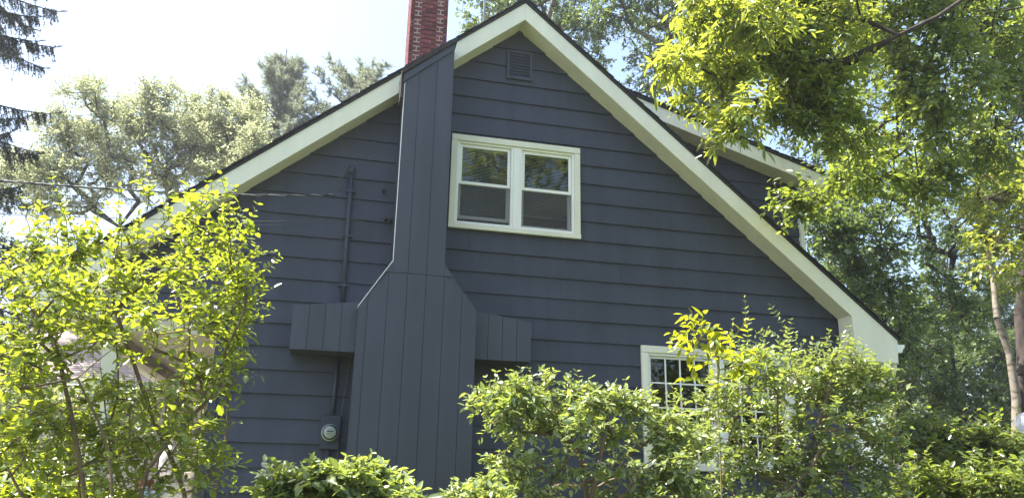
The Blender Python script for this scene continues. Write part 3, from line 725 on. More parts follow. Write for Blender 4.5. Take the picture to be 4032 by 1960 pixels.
for x in (-2.76, -2.47):
    for y in (3.39, 3.68): MB().box(x, x+0.03, y, y+0.03, 0.721, 1.259).build('leg', M_BARKB, MB_st)
pot(-1.62, 2.0, 0.722, 2.1, 'large terracotta flower pot at the corner of the blue wall')

# globe lamp at the right edge, rail fence in the right hand wood
gl = thing('globe_lamp', 'pale glass globe lamp on a dark post at the right edge', 'lamp', (8.05, -2, 0.5))
MB().lathe((8.05, -2, 2.39), [(0.13*math.sin(math.pi*k/14)+0.001, -0.13*math.cos(math.pi*k/14)) for k in range(15)], 28).build('globe', M_GLOBE, gl, smooth=True)
MB().lathe((8.05, -2, 2.20), [(0.05, 0), (0.06, 0.03), (0.04, 0.06), (0.035, 0.075)], 14).build('collar', M_BLACK, gl)
MB().tube([(8.05, -2, 0.45), (8.05, -2, 2.20)], 0.025, 10).build('post', M_BLACK, gl, smooth=True)
MB().lathe((8.05, -2, 2.275), [(0.012, 0), (0.03, 0.04), (0.034, 0.09), (0.02, 0.13), (0.005, 0.14)], 12).build('bulb', M_VINYL, gl, smooth=True)
fe = thing('rail_fence', 'low white rail fence behind the right hand undergrowth', 'fence', (11.2, 3.2, 0.6))
for x in (8.9, 10.9, 12.9, 14.9): MB().box(x-0.05, x+0.05, 3.15, 3.25, 0.55, 2.28).build('fence_post', M_WOODW, fe, bevel=0.006)
for x0_, x1_ in ((8.95, 10.85), (10.95, 12.85), (12.95, 14.85)):
    for z in (1.30, 1.95): MB().box(x0_, x1_, 3.18, 3.22, z, z+0.11).build('fence_rail', M_WOODW, fe, bevel=0.005)

# plant volumes in metres: x, y, z, rx, ry, rz, weight
SPEC = {
 'locust_a': dict(
  blobs=[[-7.58,13.43,12.24,1.01,0.83,0.65,1.0],[-8.29,13.52,11.21,0.82,0.73,0.64,1.0],[-7.44,14.75,11.76,1.06,0.9,0.75,1.0],[-8.32,13.02,9.87,0.9,0.7,0.5,1.0],[-7.8,14.24,10.3,1.07,0.83,0.6,1.0],[-9.23,14.55,9.37,0.88,0.71,0.53,1.0],[-7.82,13.25,8.93,0.9,0.67,0.45,1.0],[-6.27,12.93,9.46,0.68,0.57,0.45,0.6],[-6.34,13.46,10.54,0.7,0.65,0.59,1.0],[-9.66,14.38,10.27,0.59,0.53,0.47,1.0]],
  path=[[-5.51,14.0,6.39],[-5.75,14.0,7.68],[-6.38,14.0,8.6]],
  shoots=[]),
 'locust_b': dict(
  blobs=[[-6.16,14.51,13.27,0.7,0.61,0.53,1.0],[-5.97,14.87,12.28,1.02,0.92,0.83,1.0],[-5.38,16.22,13.52,0.89,0.78,0.68,1.0],[-5.62,15.7,11.28,1.04,0.81,0.59,1.0],[-4.5,14.53,11.48,0.82,0.69,0.57,1.0],[-6.72,15.34,12.69,0.65,0.65,0.65,1.0],[-5.21,15.45,10.4,0.77,0.58,0.38,0.5],[-5.64,14.68,9.8,0.61,0.55,0.49,0.5]],
  path=[[-4.62,15.5,7.29],[-4.82,15.5,8.31],[-5.19,15.5,9.34]],
  shoots=[]),
 'locust_c': dict(
  blobs=[[-4.22,15.39,13.26,0.73,0.67,0.6,1.0],[-3.31,14.52,12.82,0.54,0.58,0.62,1.0],[-4.1,15.45,12.22,0.82,0.77,0.73,1.0],[-2.87,13.66,11.51,0.49,0.54,0.59,1.0],[-3.38,14.71,11.01,0.7,0.59,0.48,0.7],[-4.12,14.25,10.6,0.62,0.56,0.5,0.6],[-4.6,15.1,12.57,0.59,0.59,0.59,1.0]],
  path=[[-3.06,14.5,8.18],[-3.09,14.5,9.21],[-3.28,14.5,10.26]],
  shoots=[]),
 'back_left': dict(
  blobs=[[-12.74,25.22,9.69,1.49,1.24,0.99,1.0],[-11.01,25.23,10.19,1.35,1.09,0.84,0.7],[-12.63,24.06,8.09,1.26,1.18,1.1,1.0],[-10.5,23.14,8.04,1.56,1.24,0.93,1.0],[-8.51,22.22,8.61,1.23,1.08,0.93,1.0],[-13.14,23.53,10.2,0.95,0.79,0.63,0.6]],
  path=[[-10.54,24.0,4.43],[-11.23,24.0,7.53]],
  shoots=[]),
 'back_left_low': dict(
  blobs=[[-6.76,10.37,3.26,0.82,0.68,0.55,1.0],[-5.65,10.02,3.19,0.81,0.68,0.54,1.0],[-4.65,10.06,3.14,0.83,0.69,0.55,1.0],[-7.14,10.07,4.11,0.54,0.54,0.54,1.0],[-6.85,11.18,2.32,0.93,0.75,0.56,1.0],[-5.32,10.54,2.34,0.92,0.74,0.55,1.0],[-4.16,10.61,2.56,0.85,0.71,0.56,1.0],[-3.28,9.99,2.65,0.74,0.65,0.55,1.0]],
  path=[[-5.24,10.3,1.29],[-5.36,10.3,1.98]],
  shoots=[]),
 'birch_ridge_left': dict(
  blobs=[[4.33,12.8,16.76,0.95,0.81,0.68,1.0],[4.06,13.45,16.1,0.58,0.62,0.66,1.0],[5.31,13.16,17.64,0.84,0.73,0.63,1.0],[4.17,11.84,17.4,1.19,0.92,0.66,1.0],[5.72,12.02,17.66,1.08,0.88,0.67,1.0],[7.13,13.4,17.96,0.79,0.72,0.65,1.0],[7.3,11.31,15.94,0.72,0.68,0.65,1.0],[7.09,13.27,16.81,0.56,0.56,0.56,1.0],[8.25,13.21,16.0,0.56,0.56,0.56,0.7],[7.27,12.42,18.55,1.12,0.98,0.84,1.0]],
  path=[[6.44,12.5,11.39],[6.37,12.5,13.81],[6.22,12.5,16.04]],
  shoots=[]),
 'birch_ridge_right': dict(
  blobs=[[8.17,10.65,16.41,0.9,0.77,0.64,1.0],[9.86,11.97,16.79,1.03,0.96,0.9,1.0],[10.38,10.64,16.19,0.92,0.92,0.92,1.0],[9.63,11.58,15.28,0.73,0.7,0.67,1.0],[10.79,11.74,15.25,0.95,0.88,0.81,1.0],[8.95,10.78,13.5,0.63,0.6,0.57,0.8],[10.08,10.88,13.43,0.77,0.7,0.64,1.0],[10.96,10.75,12.99,0.64,0.61,0.57,1.0],[11.05,10.21,14.29,0.76,0.76,0.76,1.0],[8.47,10.96,12.9,0.38,0.38,0.38,0.5],[8.68,10.48,17.45,1.43,1.11,0.78,1.0],[10.7,10.51,17.85,1.33,1.07,0.8,1.0],[11.69,10.37,12.36,0.75,0.69,0.63,1.0],[12.47,10.39,11.5,0.75,0.69,0.63,0.7]],
  path=[[10.24,11.0,9.89],[10.25,11.0,12.32],[10.01,11.0,13.55],[9.57,11.0,14.79]],
  shoots=[]),
 'ash': dict(
  blobs=[[3.61,-2.68,6.34,0.28,0.26,0.24,1.0],[3.05,-3.5,5.58,0.14,0.13,0.12,1.0],[3.65,-3.06,5.74,0.36,0.29,0.23,1.0],[4.1,-2.81,6.29,0.42,0.35,0.29,1.0],[4.61,-2.9,6.53,0.43,0.37,0.31,1.0],[4.7,-2.62,6.14,0.43,0.37,0.3,1.0],[5.19,-2.7,6.38,0.42,0.38,0.35,1.0],[5.29,-2.61,5.9,0.37,0.31,0.25,1.0],[3.54,-3.86,4.93,0.26,0.22,0.18,1.0],[3.56,-3.29,5.24,0.18,0.14,0.1,0.8],[3.41,-3.22,5.07,0.09,0.08,0.07,0.6],[3.49,-3.81,4.71,0.11,0.11,0.12,0.7],[3.69,-3.89,5.98,0.42,0.3,0.17,1.0],[5.44,-2.74,6.98,0.52,0.38,0.24,1.0],[4.87,-2.52,5.71,0.27,0.24,0.21,1.0],[5.36,-2.8,5.44,0.27,0.24,0.22,1.0],[3.46,-3.46,6.17,0.28,0.23,0.18,1.0],[4.81,-2.91,7.19,0.64,0.41,0.18,1.0]],
  path=[[7.91,-2.6,0.59],[8.54,-2.7,3.54],[8.87,-2.9,6.28],[8.25,-3.0,7.77],[7.16,-3.0,7.37],[6.01,-3.1,6.59]],
  shoots=[]),
 'maple': dict(
  blobs=[[7.99,-0.47,8.53,0.63,0.54,0.44,1.0],[7.83,-1.67,7.9,0.56,0.48,0.4,1.0],[9.85,-0.67,9.01,0.72,0.59,0.46,1.0],[9.35,-1.76,8.16,0.46,0.46,0.46,1.0],[7.6,-1.18,7.24,0.55,0.47,0.4,1.0],[7.91,-1.78,7.02,0.55,0.49,0.44,1.0],[9.72,-0.9,7.84,0.56,0.53,0.5,1.0],[7.39,-0.65,6.63,0.5,0.43,0.35,1.0],[7.61,-1.32,6.3,0.53,0.46,0.39,1.0],[9.35,-0.47,6.9,0.56,0.53,0.5,1.0],[10.07,-0.68,7.04,0.44,0.47,0.5,1.0],[6.35,-1.46,5.62,0.31,0.27,0.24,1.0],[7.28,-1.08,5.82,0.39,0.32,0.25,1.0],[6.37,-0.79,5.47,0.28,0.22,0.17,0.7],[6.01,-0.68,5.41,0.22,0.17,0.11,0.6],[8.54,-0.51,6.12,0.42,0.35,0.27,1.0],[7.32,-1.77,8.59,0.73,0.56,0.4,1.0],[9.54,-0.81,9.7,0.85,0.65,0.46,1.0],[7.79,-1.78,9.49,0.93,0.73,0.52,1.0],[10.66,-0.55,10.91,1.11,0.87,0.63,1.0],[6.84,-1.64,9.13,0.75,0.6,0.46,1.0]],  # topmost volumes added above the view to shade the lower right
  path=[[10.61,-1.0,0.35],[11.69,-1.0,4.7],[11.67,-1.1,7.96],[10.76,-1.2,9.2],[9.58,-1.2,9.42],[8.5,-1.2,8.72]],
  shoots=[]),
 'mid_a': dict(
  blobs=[[12.11,6.26,8.21,0.75,0.67,0.6,1.0],[13.56,7.0,7.94,0.84,0.73,0.63,1.0],[12.98,7.2,6.86,0.62,0.62,0.62,1.0],[13.39,6.06,8.59,0.81,0.68,0.56,1.0],[13.16,6.3,6.44,0.69,0.59,0.49,1.0],[14.96,7.86,6.07,0.75,0.7,0.65,1.0],[12.17,6.14,5.74,0.48,0.48,0.48,0.8],[11.88,6.26,7.66,0.54,0.57,0.59,1.4],[13.45,7.9,7.52,0.54,0.54,0.54,1.3],[12.55,7.24,9.04,0.53,0.48,0.43,1.2],[14.23,6.74,4.99,0.6,0.55,0.5,0.8],[13.62,7.02,4.8,0.5,0.5,0.5,0.8],[8.97,4.33,11.95,0.93,0.79,0.65,1.0],[10.42,4.05,12.56,1.03,0.85,0.66,1.0],[9.22,3.28,12.87,1.07,0.89,0.71,1.0],[12.88,5.58,14.64,1.29,1.07,0.86,1.0]],  # hidden volumes over the roof added to shade the ground at right
  path=[[13.48,7.0,2.37],[13.72,7.0,4.8],[13.56,7.0,7.07]],
  shoots=[]),
 'mid_b': dict(
  blobs=[[16.77,8.5,9.19,1.0,0.85,0.7,1.0],[19.58,9.89,9.92,1.09,0.96,0.83,1.0],[17.42,8.38,7.99,0.93,0.81,0.69,1.0],[18.33,8.36,7.1,0.81,0.75,0.69,1.0],[16.83,8.7,6.83,0.92,0.8,0.69,1.0],[18.67,8.46,10.65,1.09,0.91,0.73,1.0],[17.32,9.34,10.84,1.0,0.81,0.62,1.0],[17.19,8.23,5.96,0.89,0.73,0.56,1.0],[18.14,9.79,10.83,0.89,0.77,0.64,1.0],[16.99,9.72,11.49,1.02,0.89,0.76,1.0],[19.17,8.01,10.27,0.95,0.9,0.84,1.0],[14.79,9.08,10.33,0.72,0.66,0.6,1.0],[14.43,8.21,11.46,1.05,0.93,0.82,1.0],[16.83,8.52,12.17,1.22,1.1,0.98,1.0],[19.4,8.83,12.65,1.27,1.14,1.02,1.0],[21.0,8.91,11.91,1.03,1.03,1.03,1.0],[13.58,8.94,11.29,0.83,0.71,0.6,1.0],[16.07,9.86,14.85,1.45,1.32,1.18,1.0],[17.92,8.52,14.39,1.39,1.27,1.14,1.0]],  # highest volumes added mainly to shade the wood beneath
  path=[[17.02,9.0,2.52],[17.44,9.0,5.3],[17.79,9.0,7.7]],
  shoots=[]),
 'birch_right': dict(
  blobs=[[12.79,2.36,7.3,0.48,0.48,0.48,1.0],[13.36,2.36,7.97,0.37,0.39,0.41,1.0],[12.31,2.31,6.55,0.35,0.35,0.35,1.0],[12.5,1.76,6.48,0.38,0.4,0.42,1.0],[11.85,1.58,5.74,0.37,0.33,0.29,0.8],[13.14,2.45,5.76,0.32,0.32,0.32,0.8],[13.4,2.11,7.27,0.48,0.56,0.64,1.0],[11.82,1.5,7.52,0.38,0.34,0.3,1.0]],
  path=[[11.8,2.0,1.02],[11.95,2.0,2.21],[12.13,2.0,3.25],[12.15,2.0,4.05],[12.0,2.0,4.71],[12.17,2.1,5.51],[12.24,2.2,6.35],[12.57,2.3,7.25]],
  shoots=[]),
 'dark_tree': dict(
  blobs=[[19.88,6.66,12.09,1.86,1.63,1.4,1.0],[18.68,5.72,13.72,1.69,1.41,1.13,1.0]],
  path=[[16.01,6.0,1.08],[16.55,6.0,3.83],[17.14,6.0,6.89],[18.37,6.0,10.96]],
  shoots=[]),
 'wood_a': dict(
  blobs=[[24.37,17.77,6.97,1.51,1.34,1.17,1.0],[23.07,18.26,5.97,1.33,1.17,1.0,1.0],[24.28,16.38,5.81,1.43,1.27,1.11,1.0],[21.16,15.18,4.06,1.47,1.17,0.88,1.0],[25.62,17.29,4.36,1.62,1.3,0.97,1.0],[21.48,15.58,7.42,0.92,0.85,0.77,1.0]],
  path=[[22.9,17.0,1.98],[23.29,17.0,4.42]],
  shoots=[]),
 'wood_b': dict(
  blobs=[[29.33,19.27,7.46,1.63,1.45,1.27,1.0],[29.77,18.72,5.99,1.41,1.41,1.41,1.0],[27.41,17.38,4.11,1.48,1.23,0.99,1.0],[31.11,18.39,7.79,1.61,1.52,1.43,1.0],[28.31,19.49,7.8,1.27,1.18,1.09,1.0]],
  path=[[28.8,19.0,1.92],[29.24,19.0,4.61]],
  shoots=[]),
 'wood_c': dict(
  blobs=[[28.25,27.38,8.6,2.42,2.09,1.76,1.0],[30.15,24.64,10.86,2.55,2.13,1.7,1.0],[35.83,26.23,13.0,2.76,2.3,1.84,1.0],[38.47,25.47,12.08,2.51,2.28,2.05,1.0],[26.66,24.86,5.32,2.42,2.01,1.61,1.0],[33.58,25.54,14.52,2.49,1.92,1.36,0.5],[32.1,25.71,9.44,2.61,2.18,1.74,1.0],[36.94,26.45,10.54,2.74,2.28,1.83,1.0]],
  path=[[31.1,26.0,1.92],[31.9,26.0,7.51]],
  shoots=[]),
 'under_r': dict(
  blobs=[[8.68,0.38,2.31,0.41,0.32,0.24,1.0],[9.65,0.76,2.23,0.49,0.37,0.25,1.0],[9.95,0.24,2.28,0.42,0.33,0.24,1.0],[8.05,-0.0,2.0,0.34,0.28,0.22,1.0]],
  path=[[9.1,0.5,1.3],[9.2,0.5,1.87]],
  shoots=[]),
 'thicket': dict(
  blobs=[[14.56,7.84,2.72,0.71,0.59,0.46,1.0],[16.7,8.85,2.93,0.88,0.68,0.49,1.0],[16.72,7.55,2.77,0.82,0.64,0.46,1.0],[17.42,7.12,2.87,0.71,0.61,0.51,1.0],[14.98,7.62,3.52,0.72,0.56,0.41,1.0],[17.23,8.44,3.67,0.87,0.66,0.44,1.0],[18.84,8.56,3.85,0.78,0.64,0.5,1.0],[14.89,8.08,2.04,0.92,0.67,0.41,1.0],[16.3,7.62,2.07,0.92,0.66,0.41,1.0],[19.03,8.83,2.14,0.89,0.67,0.44,1.0],[15.41,8.86,4.5,0.55,0.5,0.44,0.7],[16.31,7.87,4.32,0.75,0.59,0.43,0.7],[17.83,7.82,4.49,0.65,0.54,0.43,0.7]],
  path=[[16.1,8.0,1.09],[16.3,8.0,2.17]],
  shoots=[]),
 'lilac': dict(
  blobs=[[-1.75,-4.65,2.89,0.13,0.38,0.11,0.8],[-1.5,-4.8,2.83,0.14,0.38,0.12,0.8],[-1.78,-4.71,2.71,0.16,0.38,0.1,1.0],[-1.38,-5.27,2.54,0.18,0.38,0.11,1.0],[-1.29,-4.78,2.96,0.14,0.38,0.11,0.35],[-1.28,-4.47,2.87,0.18,0.38,0.13,0.7],[-1.04,-4.97,3.01,0.13,0.38,0.1,0.5],[-0.78,-5.25,2.99,0.12,0.38,0.12,0.7],[-0.98,-4.49,2.98,0.2,0.38,0.13,0.75],[-0.72,-4.74,3.05,0.14,0.38,0.11,0.6],[-0.59,-5.17,2.76,0.1,0.38,0.11,0.55],[-0.98,-4.75,2.72,0.23,0.38,0.14,0.75],[-1.37,-4.46,2.68,0.24,0.38,0.15,1.0],[-1.55,-5.16,2.42,0.19,0.38,0.11,1.0],[-1.49,-4.58,2.5,0.26,0.38,0.13,1.0],[-0.68,-4.72,2.7,0.18,0.38,0.12,0.75],[-0.49,-5.15,2.59,0.1,0.38,0.13,0.6],[-0.92,-5.18,2.42,0.24,0.38,0.12,1.0],[-0.73,-4.49,2.54,0.2,0.38,0.13,0.9],[-1.6,-5.04,2.27,0.17,0.38,0.13,1.0],[-1.26,-4.95,2.33,0.24,0.38,0.08,0.7],[-0.57,-4.76,2.4,0.11,0.38,0.12,0.7],[-1.52,-4.95,2.14,0.19,0.38,0.11,0.6],[-1.46,-5.35,1.99,0.14,0.38,0.16,0.9],[-0.87,-5.12,2.26,0.24,0.38,0.09,0.5],[-0.57,-4.92,2.19,0.09,0.38,0.14,0.9],[-1.11,-4.66,2.04,0.25,0.38,0.12,0.55],[-1.46,-4.8,1.86,0.28,0.38,0.11,1.2],[-0.76,-4.96,2.04,0.15,0.38,0.13,1.1],[-1.46,-5.18,1.75,0.18,0.38,0.12,1.2],[-1.23,-4.64,1.78,0.27,0.38,0.11,1.1],[-0.64,-5.18,1.84,0.13,0.38,0.1,1.0],[-0.87,-4.7,1.75,0.21,0.38,0.09,1.0],[-0.99,-4.9,1.57,0.32,0.38,0.11,0.8],[-1.42,-4.85,1.6,0.21,0.38,0.11,0.9],[-0.6,-5.0,1.62,0.15,0.38,0.09,0.6]],
  path=[[-0.85,-4.9,0.63],[-0.91,-4.9,1.0],[-1.0,-4.9,1.41]],
  shoots=[[[-0.81,-4.8,2.89],[-0.82,-4.8,3.15],[-0.85,-4.8,3.41]],[[-0.91,-4.8,2.94],[-0.86,-4.7,3.28]],[[-0.58,-4.7,2.64],[-0.54,-4.7,2.82],[-0.52,-4.7,3.01]],[[-0.58,-4.7,2.39],[-0.49,-4.7,2.62],[-0.45,-4.7,2.8]],[[-0.59,-4.7,2.53],[-0.49,-4.7,2.69],[-0.43,-4.7,2.76]],[[-0.57,-4.6,2.48],[-0.47,-4.6,2.61],[-0.39,-4.6,2.65]],[[-0.69,-4.8,2.85],[-0.64,-4.8,3.04],[-0.63,-4.8,3.09]],[[-0.61,-4.7,2.29],[-0.56,-4.6,2.51],[-0.53,-4.6,2.66]],[[-1.06,-4.8,2.92],[-1.06,-4.8,3.1],[-1.08,-4.8,3.23]],[[-1.69,-4.8,2.67],[-1.73,-4.7,2.89],[-1.77,-4.7,3.04]],[[-1.56,-4.8,2.64],[-1.6,-4.7,2.85],[-1.63,-4.7,2.97]],[[-1.29,-4.8,2.8],[-1.29,-4.8,2.98],[-1.3,-4.8,3.09]],[[-1.84,-4.6,2.57],[-1.89,-4.6,2.73],[-1.93,-4.6,2.85]],[[-0.61,-4.7,2.15],[-0.55,-4.6,2.31],[-0.54,-4.6,2.38]],[[-0.52,-4.3,1.48],[-0.53,-4.3,1.63],[-0.52,-4.3,1.75]],[[-1.18,-4.8,2.86],[-1.19,-4.8,3.01],[-1.2,-4.8,3.11]]]),
 'hedge_l': dict(
  blobs=[[-0.23,-4.45,1.55,0.1,0.09,0.08,1.0],[-0.06,-4.52,1.56,0.15,0.11,0.07,1.0],[0.15,-4.56,1.57,0.15,0.11,0.07,1.0],[0.35,-4.34,1.56,0.13,0.11,0.08,1.0],[0.47,-4.42,1.51,0.09,0.09,0.08,1.0],[-0.22,-4.2,1.45,0.13,0.12,0.11,1.0],[-0.0,-4.26,1.47,0.23,0.18,0.13,1.0],[0.25,-4.27,1.47,0.23,0.18,0.13,1.0],[0.45,-4.58,1.45,0.12,0.11,0.1,1.0],[0.14,-4.38,1.28,0.4,0.27,0.15,1.0],[-0.15,-4.36,1.28,0.22,0.18,0.15,1.0],[0.39,-4.58,1.3,0.22,0.18,0.14,1.0],[-0.25,-4.41,1.37,0.12,0.1,0.07,0.5]],
  path=[[0.19,-4.4,0.61],[0.16,-4.4,0.97]],
  shoots=[]),
 'hedge_c': dict(
  blobs=[[0.99,-3.94,1.47,0.11,0.08,0.06,1.0],[1.14,-3.96,1.49,0.13,0.1,0.07,1.0],[1.24,-4.11,1.46,0.09,0.08,0.06,1.0],[1.1,-4.12,1.37,0.25,0.18,0.11,1.0],[1.14,-3.95,1.18,0.25,0.19,0.14,1.0]],
  path=[[1.14,-4.0,0.61],[1.14,-4.0,0.91]],
  shoots=[]),
 'privet': dict(
  blobs=[[1.28,-3.68,2.21,0.13,0.11,0.1,1.0],[1.48,-3.65,2.26,0.17,0.13,0.09,1.0],[1.75,-3.56,2.31,0.21,0.15,0.1,1.0],[1.99,-3.6,2.27,0.19,0.14,0.09,1.0],[2.27,-3.57,2.24,0.2,0.14,0.08,1.0],[2.5,-3.57,2.2,0.13,0.1,0.07,0.45],[2.87,-3.41,2.23,0.19,0.14,0.09,0.7],[1.26,-3.81,2.07,0.09,0.09,0.09,0.6],[1.49,-3.48,2.07,0.15,0.12,0.1,0.5],[1.77,-3.44,2.12,0.19,0.15,0.11,0.6],[1.46,-3.49,1.89,0.13,0.11,0.09,0.4],[1.56,-3.65,1.69,0.17,0.14,0.11,0.5],[1.43,-3.38,1.8,0.08,0.08,0.07,0.6],[1.94,-3.83,2.06,0.18,0.14,0.1,0.45],[2.39,-3.45,2.04,0.15,0.13,0.12,0.6],[2.73,-3.55,2.03,0.15,0.14,0.13,0.7],[2.23,-3.83,1.78,0.14,0.13,0.12,0.5],[2.73,-3.68,1.76,0.16,0.16,0.16,0.9],[1.9,-3.66,1.77,0.19,0.15,0.12,0.35],[1.56,-3.76,1.5,0.21,0.16,0.12,0.6],[2.34,-3.53,1.51,0.29,0.22,0.16,0.6],[2.71,-3.63,1.52,0.28,0.22,0.16,0.9],[2.9,-3.49,1.99,0.2,0.18,0.17,0.9]],
  path=[[2.1,-3.6,0.41],[2.11,-3.6,0.79],[1.92,-3.6,1.3]],
  shoots=[[[1.66,-3.6,2.23],[1.7,-3.6,2.32],[1.71,-3.6,2.47]],[[1.22,-3.6,2.18],[1.25,-3.6,2.27],[1.24,-3.6,2.38]],[[2.06,-3.6,2.27],[2.08,-3.6,2.37],[2.09,-3.6,2.45]]]),
 'tall_shrub': dict(
  blobs=[[4.22,-2.54,2.75,0.24,0.22,0.2,1.0],[4.42,-2.65,2.99,0.1,0.14,0.18,0.5],[4.75,-2.5,2.85,0.21,0.2,0.19,0.6],[5.18,-2.39,2.88,0.15,0.16,0.17,0.4],[5.3,-2.65,2.85,0.14,0.15,0.17,0.4],[4.03,-2.51,2.51,0.44,0.34,0.24,1.0],[4.94,-1.96,2.69,0.4,0.32,0.24,1.0],[5.39,-2.1,2.72,0.33,0.29,0.24,1.0],[5.53,-2.57,2.69,0.21,0.2,0.19,1.0],[5.61,-2.49,2.45,0.25,0.24,0.23,1.0],[3.96,-2.11,2.22,0.46,0.35,0.25,1.0],[4.67,-2.01,2.2,0.51,0.4,0.28,1.0],[5.08,-2.4,2.24,0.43,0.35,0.27,1.0],[5.92,-2.1,2.18,0.28,0.26,0.24,1.0],[3.54,-2.55,1.8,0.38,0.31,0.23,1.0],[4.29,-2.27,1.78,0.48,0.36,0.24,1.0],[5.05,-2.23,1.8,0.5,0.37,0.25,1.0],[5.87,-2.1,1.82,0.34,0.29,0.24,1.0],[3.73,-2.45,1.44,0.5,0.36,0.23,1.0],[4.65,-2.36,1.44,0.56,0.4,0.24,1.0],[5.46,-2.39,1.46,0.45,0.35,0.24,1.0],[4.18,-2.55,3.03,0.12,0.14,0.16,0.4]],
  path=[[4.37,-2.3,-0.09],[4.44,-2.3,0.6],[4.49,-2.3,1.22]],
  shoots=[[[4.28,-2.3,2.7],[4.29,-2.3,3.08],[4.29,-2.3,3.59]],[[4.85,-2.2,2.87],[4.81,-2.2,3.26],[4.65,-2.2,3.54]],[[4.85,-2.2,2.87],[4.73,-2.2,3.17],[4.59,-2.2,3.22]],[[5.3,-2.2,2.72],[5.33,-2.2,3.07],[5.36,-2.2,3.3]],[[5.67,-2.2,2.74],[5.66,-2.2,3.09],[5.6,-2.2,3.36]],[[5.67,-2.2,2.74],[5.78,-2.2,3.01],[5.76,-2.2,3.23]],[[5.91,-2.2,2.66],[6.02,-2.2,2.89],[6.11,-2.2,3.0]],[[5.92,-2.2,2.41],[6.2,-2.2,2.55],[6.35,-2.2,2.51]],[[5.08,-2.2,2.71],[5.1,-2.2,2.97],[5.15,-2.2,3.19]],[[4.12,-2.3,2.69],[4.09,-2.3,2.98],[4.14,-2.3,3.33]],[[4.93,-2.2,2.75],[4.94,-2.2,3.05],[4.94,-2.2,3.25]],[[4.91,-2.1,2.8],[4.91,-2.1,3.11],[4.97,-2.1,3.42]],[[5.49,-2.1,2.74],[5.56,-2.1,3.06],[5.53,-2.1,3.26]],[[5.89,-2.1,2.72],[5.98,-2.1,2.94],[5.97,-2.1,3.12]],[[4.51,-2.2,2.77],[4.56,-2.2,3.07],[4.52,-2.2,3.24]],[[5.24,-2.1,2.73],[5.28,-2.1,2.97],[5.33,-2.1,3.18]]]),
 'ash_sapling': dict(
  blobs=[[3.51,-3.0,3.11,0.17,0.13,0.08,0.8],[3.32,-3.11,2.93,0.2,0.15,0.09,1.0],[3.57,-3.17,2.93,0.17,0.13,0.1,1.0],[3.33,-2.91,2.83,0.19,0.12,0.06,0.9],[3.6,-2.87,2.83,0.23,0.16,0.09,1.0],[3.75,-2.98,2.76,0.15,0.12,0.09,1.0],[3.39,-2.95,2.62,0.19,0.15,0.11,0.7],[3.53,-3.13,2.53,0.22,0.16,0.11,0.6]],
  path=[[3.5,-3.0,0.51],[3.5,-3.0,1.02],[3.52,-3.0,1.86],[3.53,-3.0,2.47]],
  shoots=[[[3.57,-3.0,2.77],[3.42,-3.0,3.03],[3.29,-3.0,3.19]],[[3.58,-3.0,2.81],[3.76,-3.0,3.01],[3.92,-3.0,3.17]],[[3.53,-3.0,2.69],[3.29,-3.0,2.81],[3.09,-3.0,2.82]]]),
 'low_right': dict(
  blobs=[[6.66,-1.8,1.73,0.27,0.21,0.16,1.0],[6.73,-2.19,1.67,0.35,0.26,0.16,1.0],[7.02,-2.38,1.73,0.3,0.23,0.16,1.0],[7.58,-2.18,1.68,0.27,0.23,0.19,1.0],[6.72,-1.57,1.53,0.37,0.3,0.23,1.0],[7.29,-1.71,1.46,0.51,0.37,0.23,1.0],[7.21,-2.49,1.44,0.34,0.27,0.21,1.0],[6.76,-2.3,1.86,0.22,0.15,0.09,0.5]],
  path=[[6.78,-2.0,0.14],[6.91,-2.0,0.85]],
  shoots=[[[7.02,-2.0,1.76],[7.17,-2.0,1.98],[7.24,-2.0,2.09]],[[6.61,-2.0,1.79],[6.59,-2.0,2.01],[6.69,-2.0,2.14]]]),
 'low_left': dict(
  blobs=[[-2.04,-3.39,1.54,0.17,0.14,0.11,1.0],[-1.85,-3.37,1.51,0.14,0.12,0.1,1.0],[-2.1,-3.44,1.68,0.11,0.1,0.08,0.5],[-1.76,-3.88,1.39,0.28,0.2,0.13,1.0],[-1.52,-3.87,1.41,0.18,0.14,0.1,1.0]],
  path=[[-1.7,-3.6,0.7],[-1.77,-3.6,1.08]],
  shoots=[]),
}

# ------------------------------------------------------------------ foliage
CAMV = np.array(CAM[:]); FWV = np.array(fwd[:]); RTV = np.array(r2[:]); UPV = np.array(u2[:])
def in_frame(P, m=1.05):
    d = P-CAMV; z = d@FWV
    return (z > 0.5) & (np.abs(d@RTV) < z*0.6657*m) & (np.abs(d@UPV) < z*0.3236*m)

LEAF_V = np.array([(0, 0, 0), (0.22, 0.36, 0.05), (0.22, -0.36, 0.05), (0.55, 0.44, 0.03), (0.55, -0.44, 0.03), (0.82, 0.22, -0.03), (0.82, -0.22, -0.03), (1.0, 0, -0.10), (0.28, 0, -0.035), (0.62, 0, -0.055)])
LEAF_F = [(0, 2, 8), (0, 8, 1), (8, 2, 4, 9), (8, 9, 3, 1), (9, 4, 6, 7), (9, 7, 5, 3)]
LONG_V = LEAF_V.copy()
SMALL_V = np.array([(0, 0, 0), (0.45, 0.48, 0.06), (1.0, 0, -0.05), (0.45, -0.48, 0.06)])
SMALL_F = [(0, 3, 2), (0, 2, 1)]

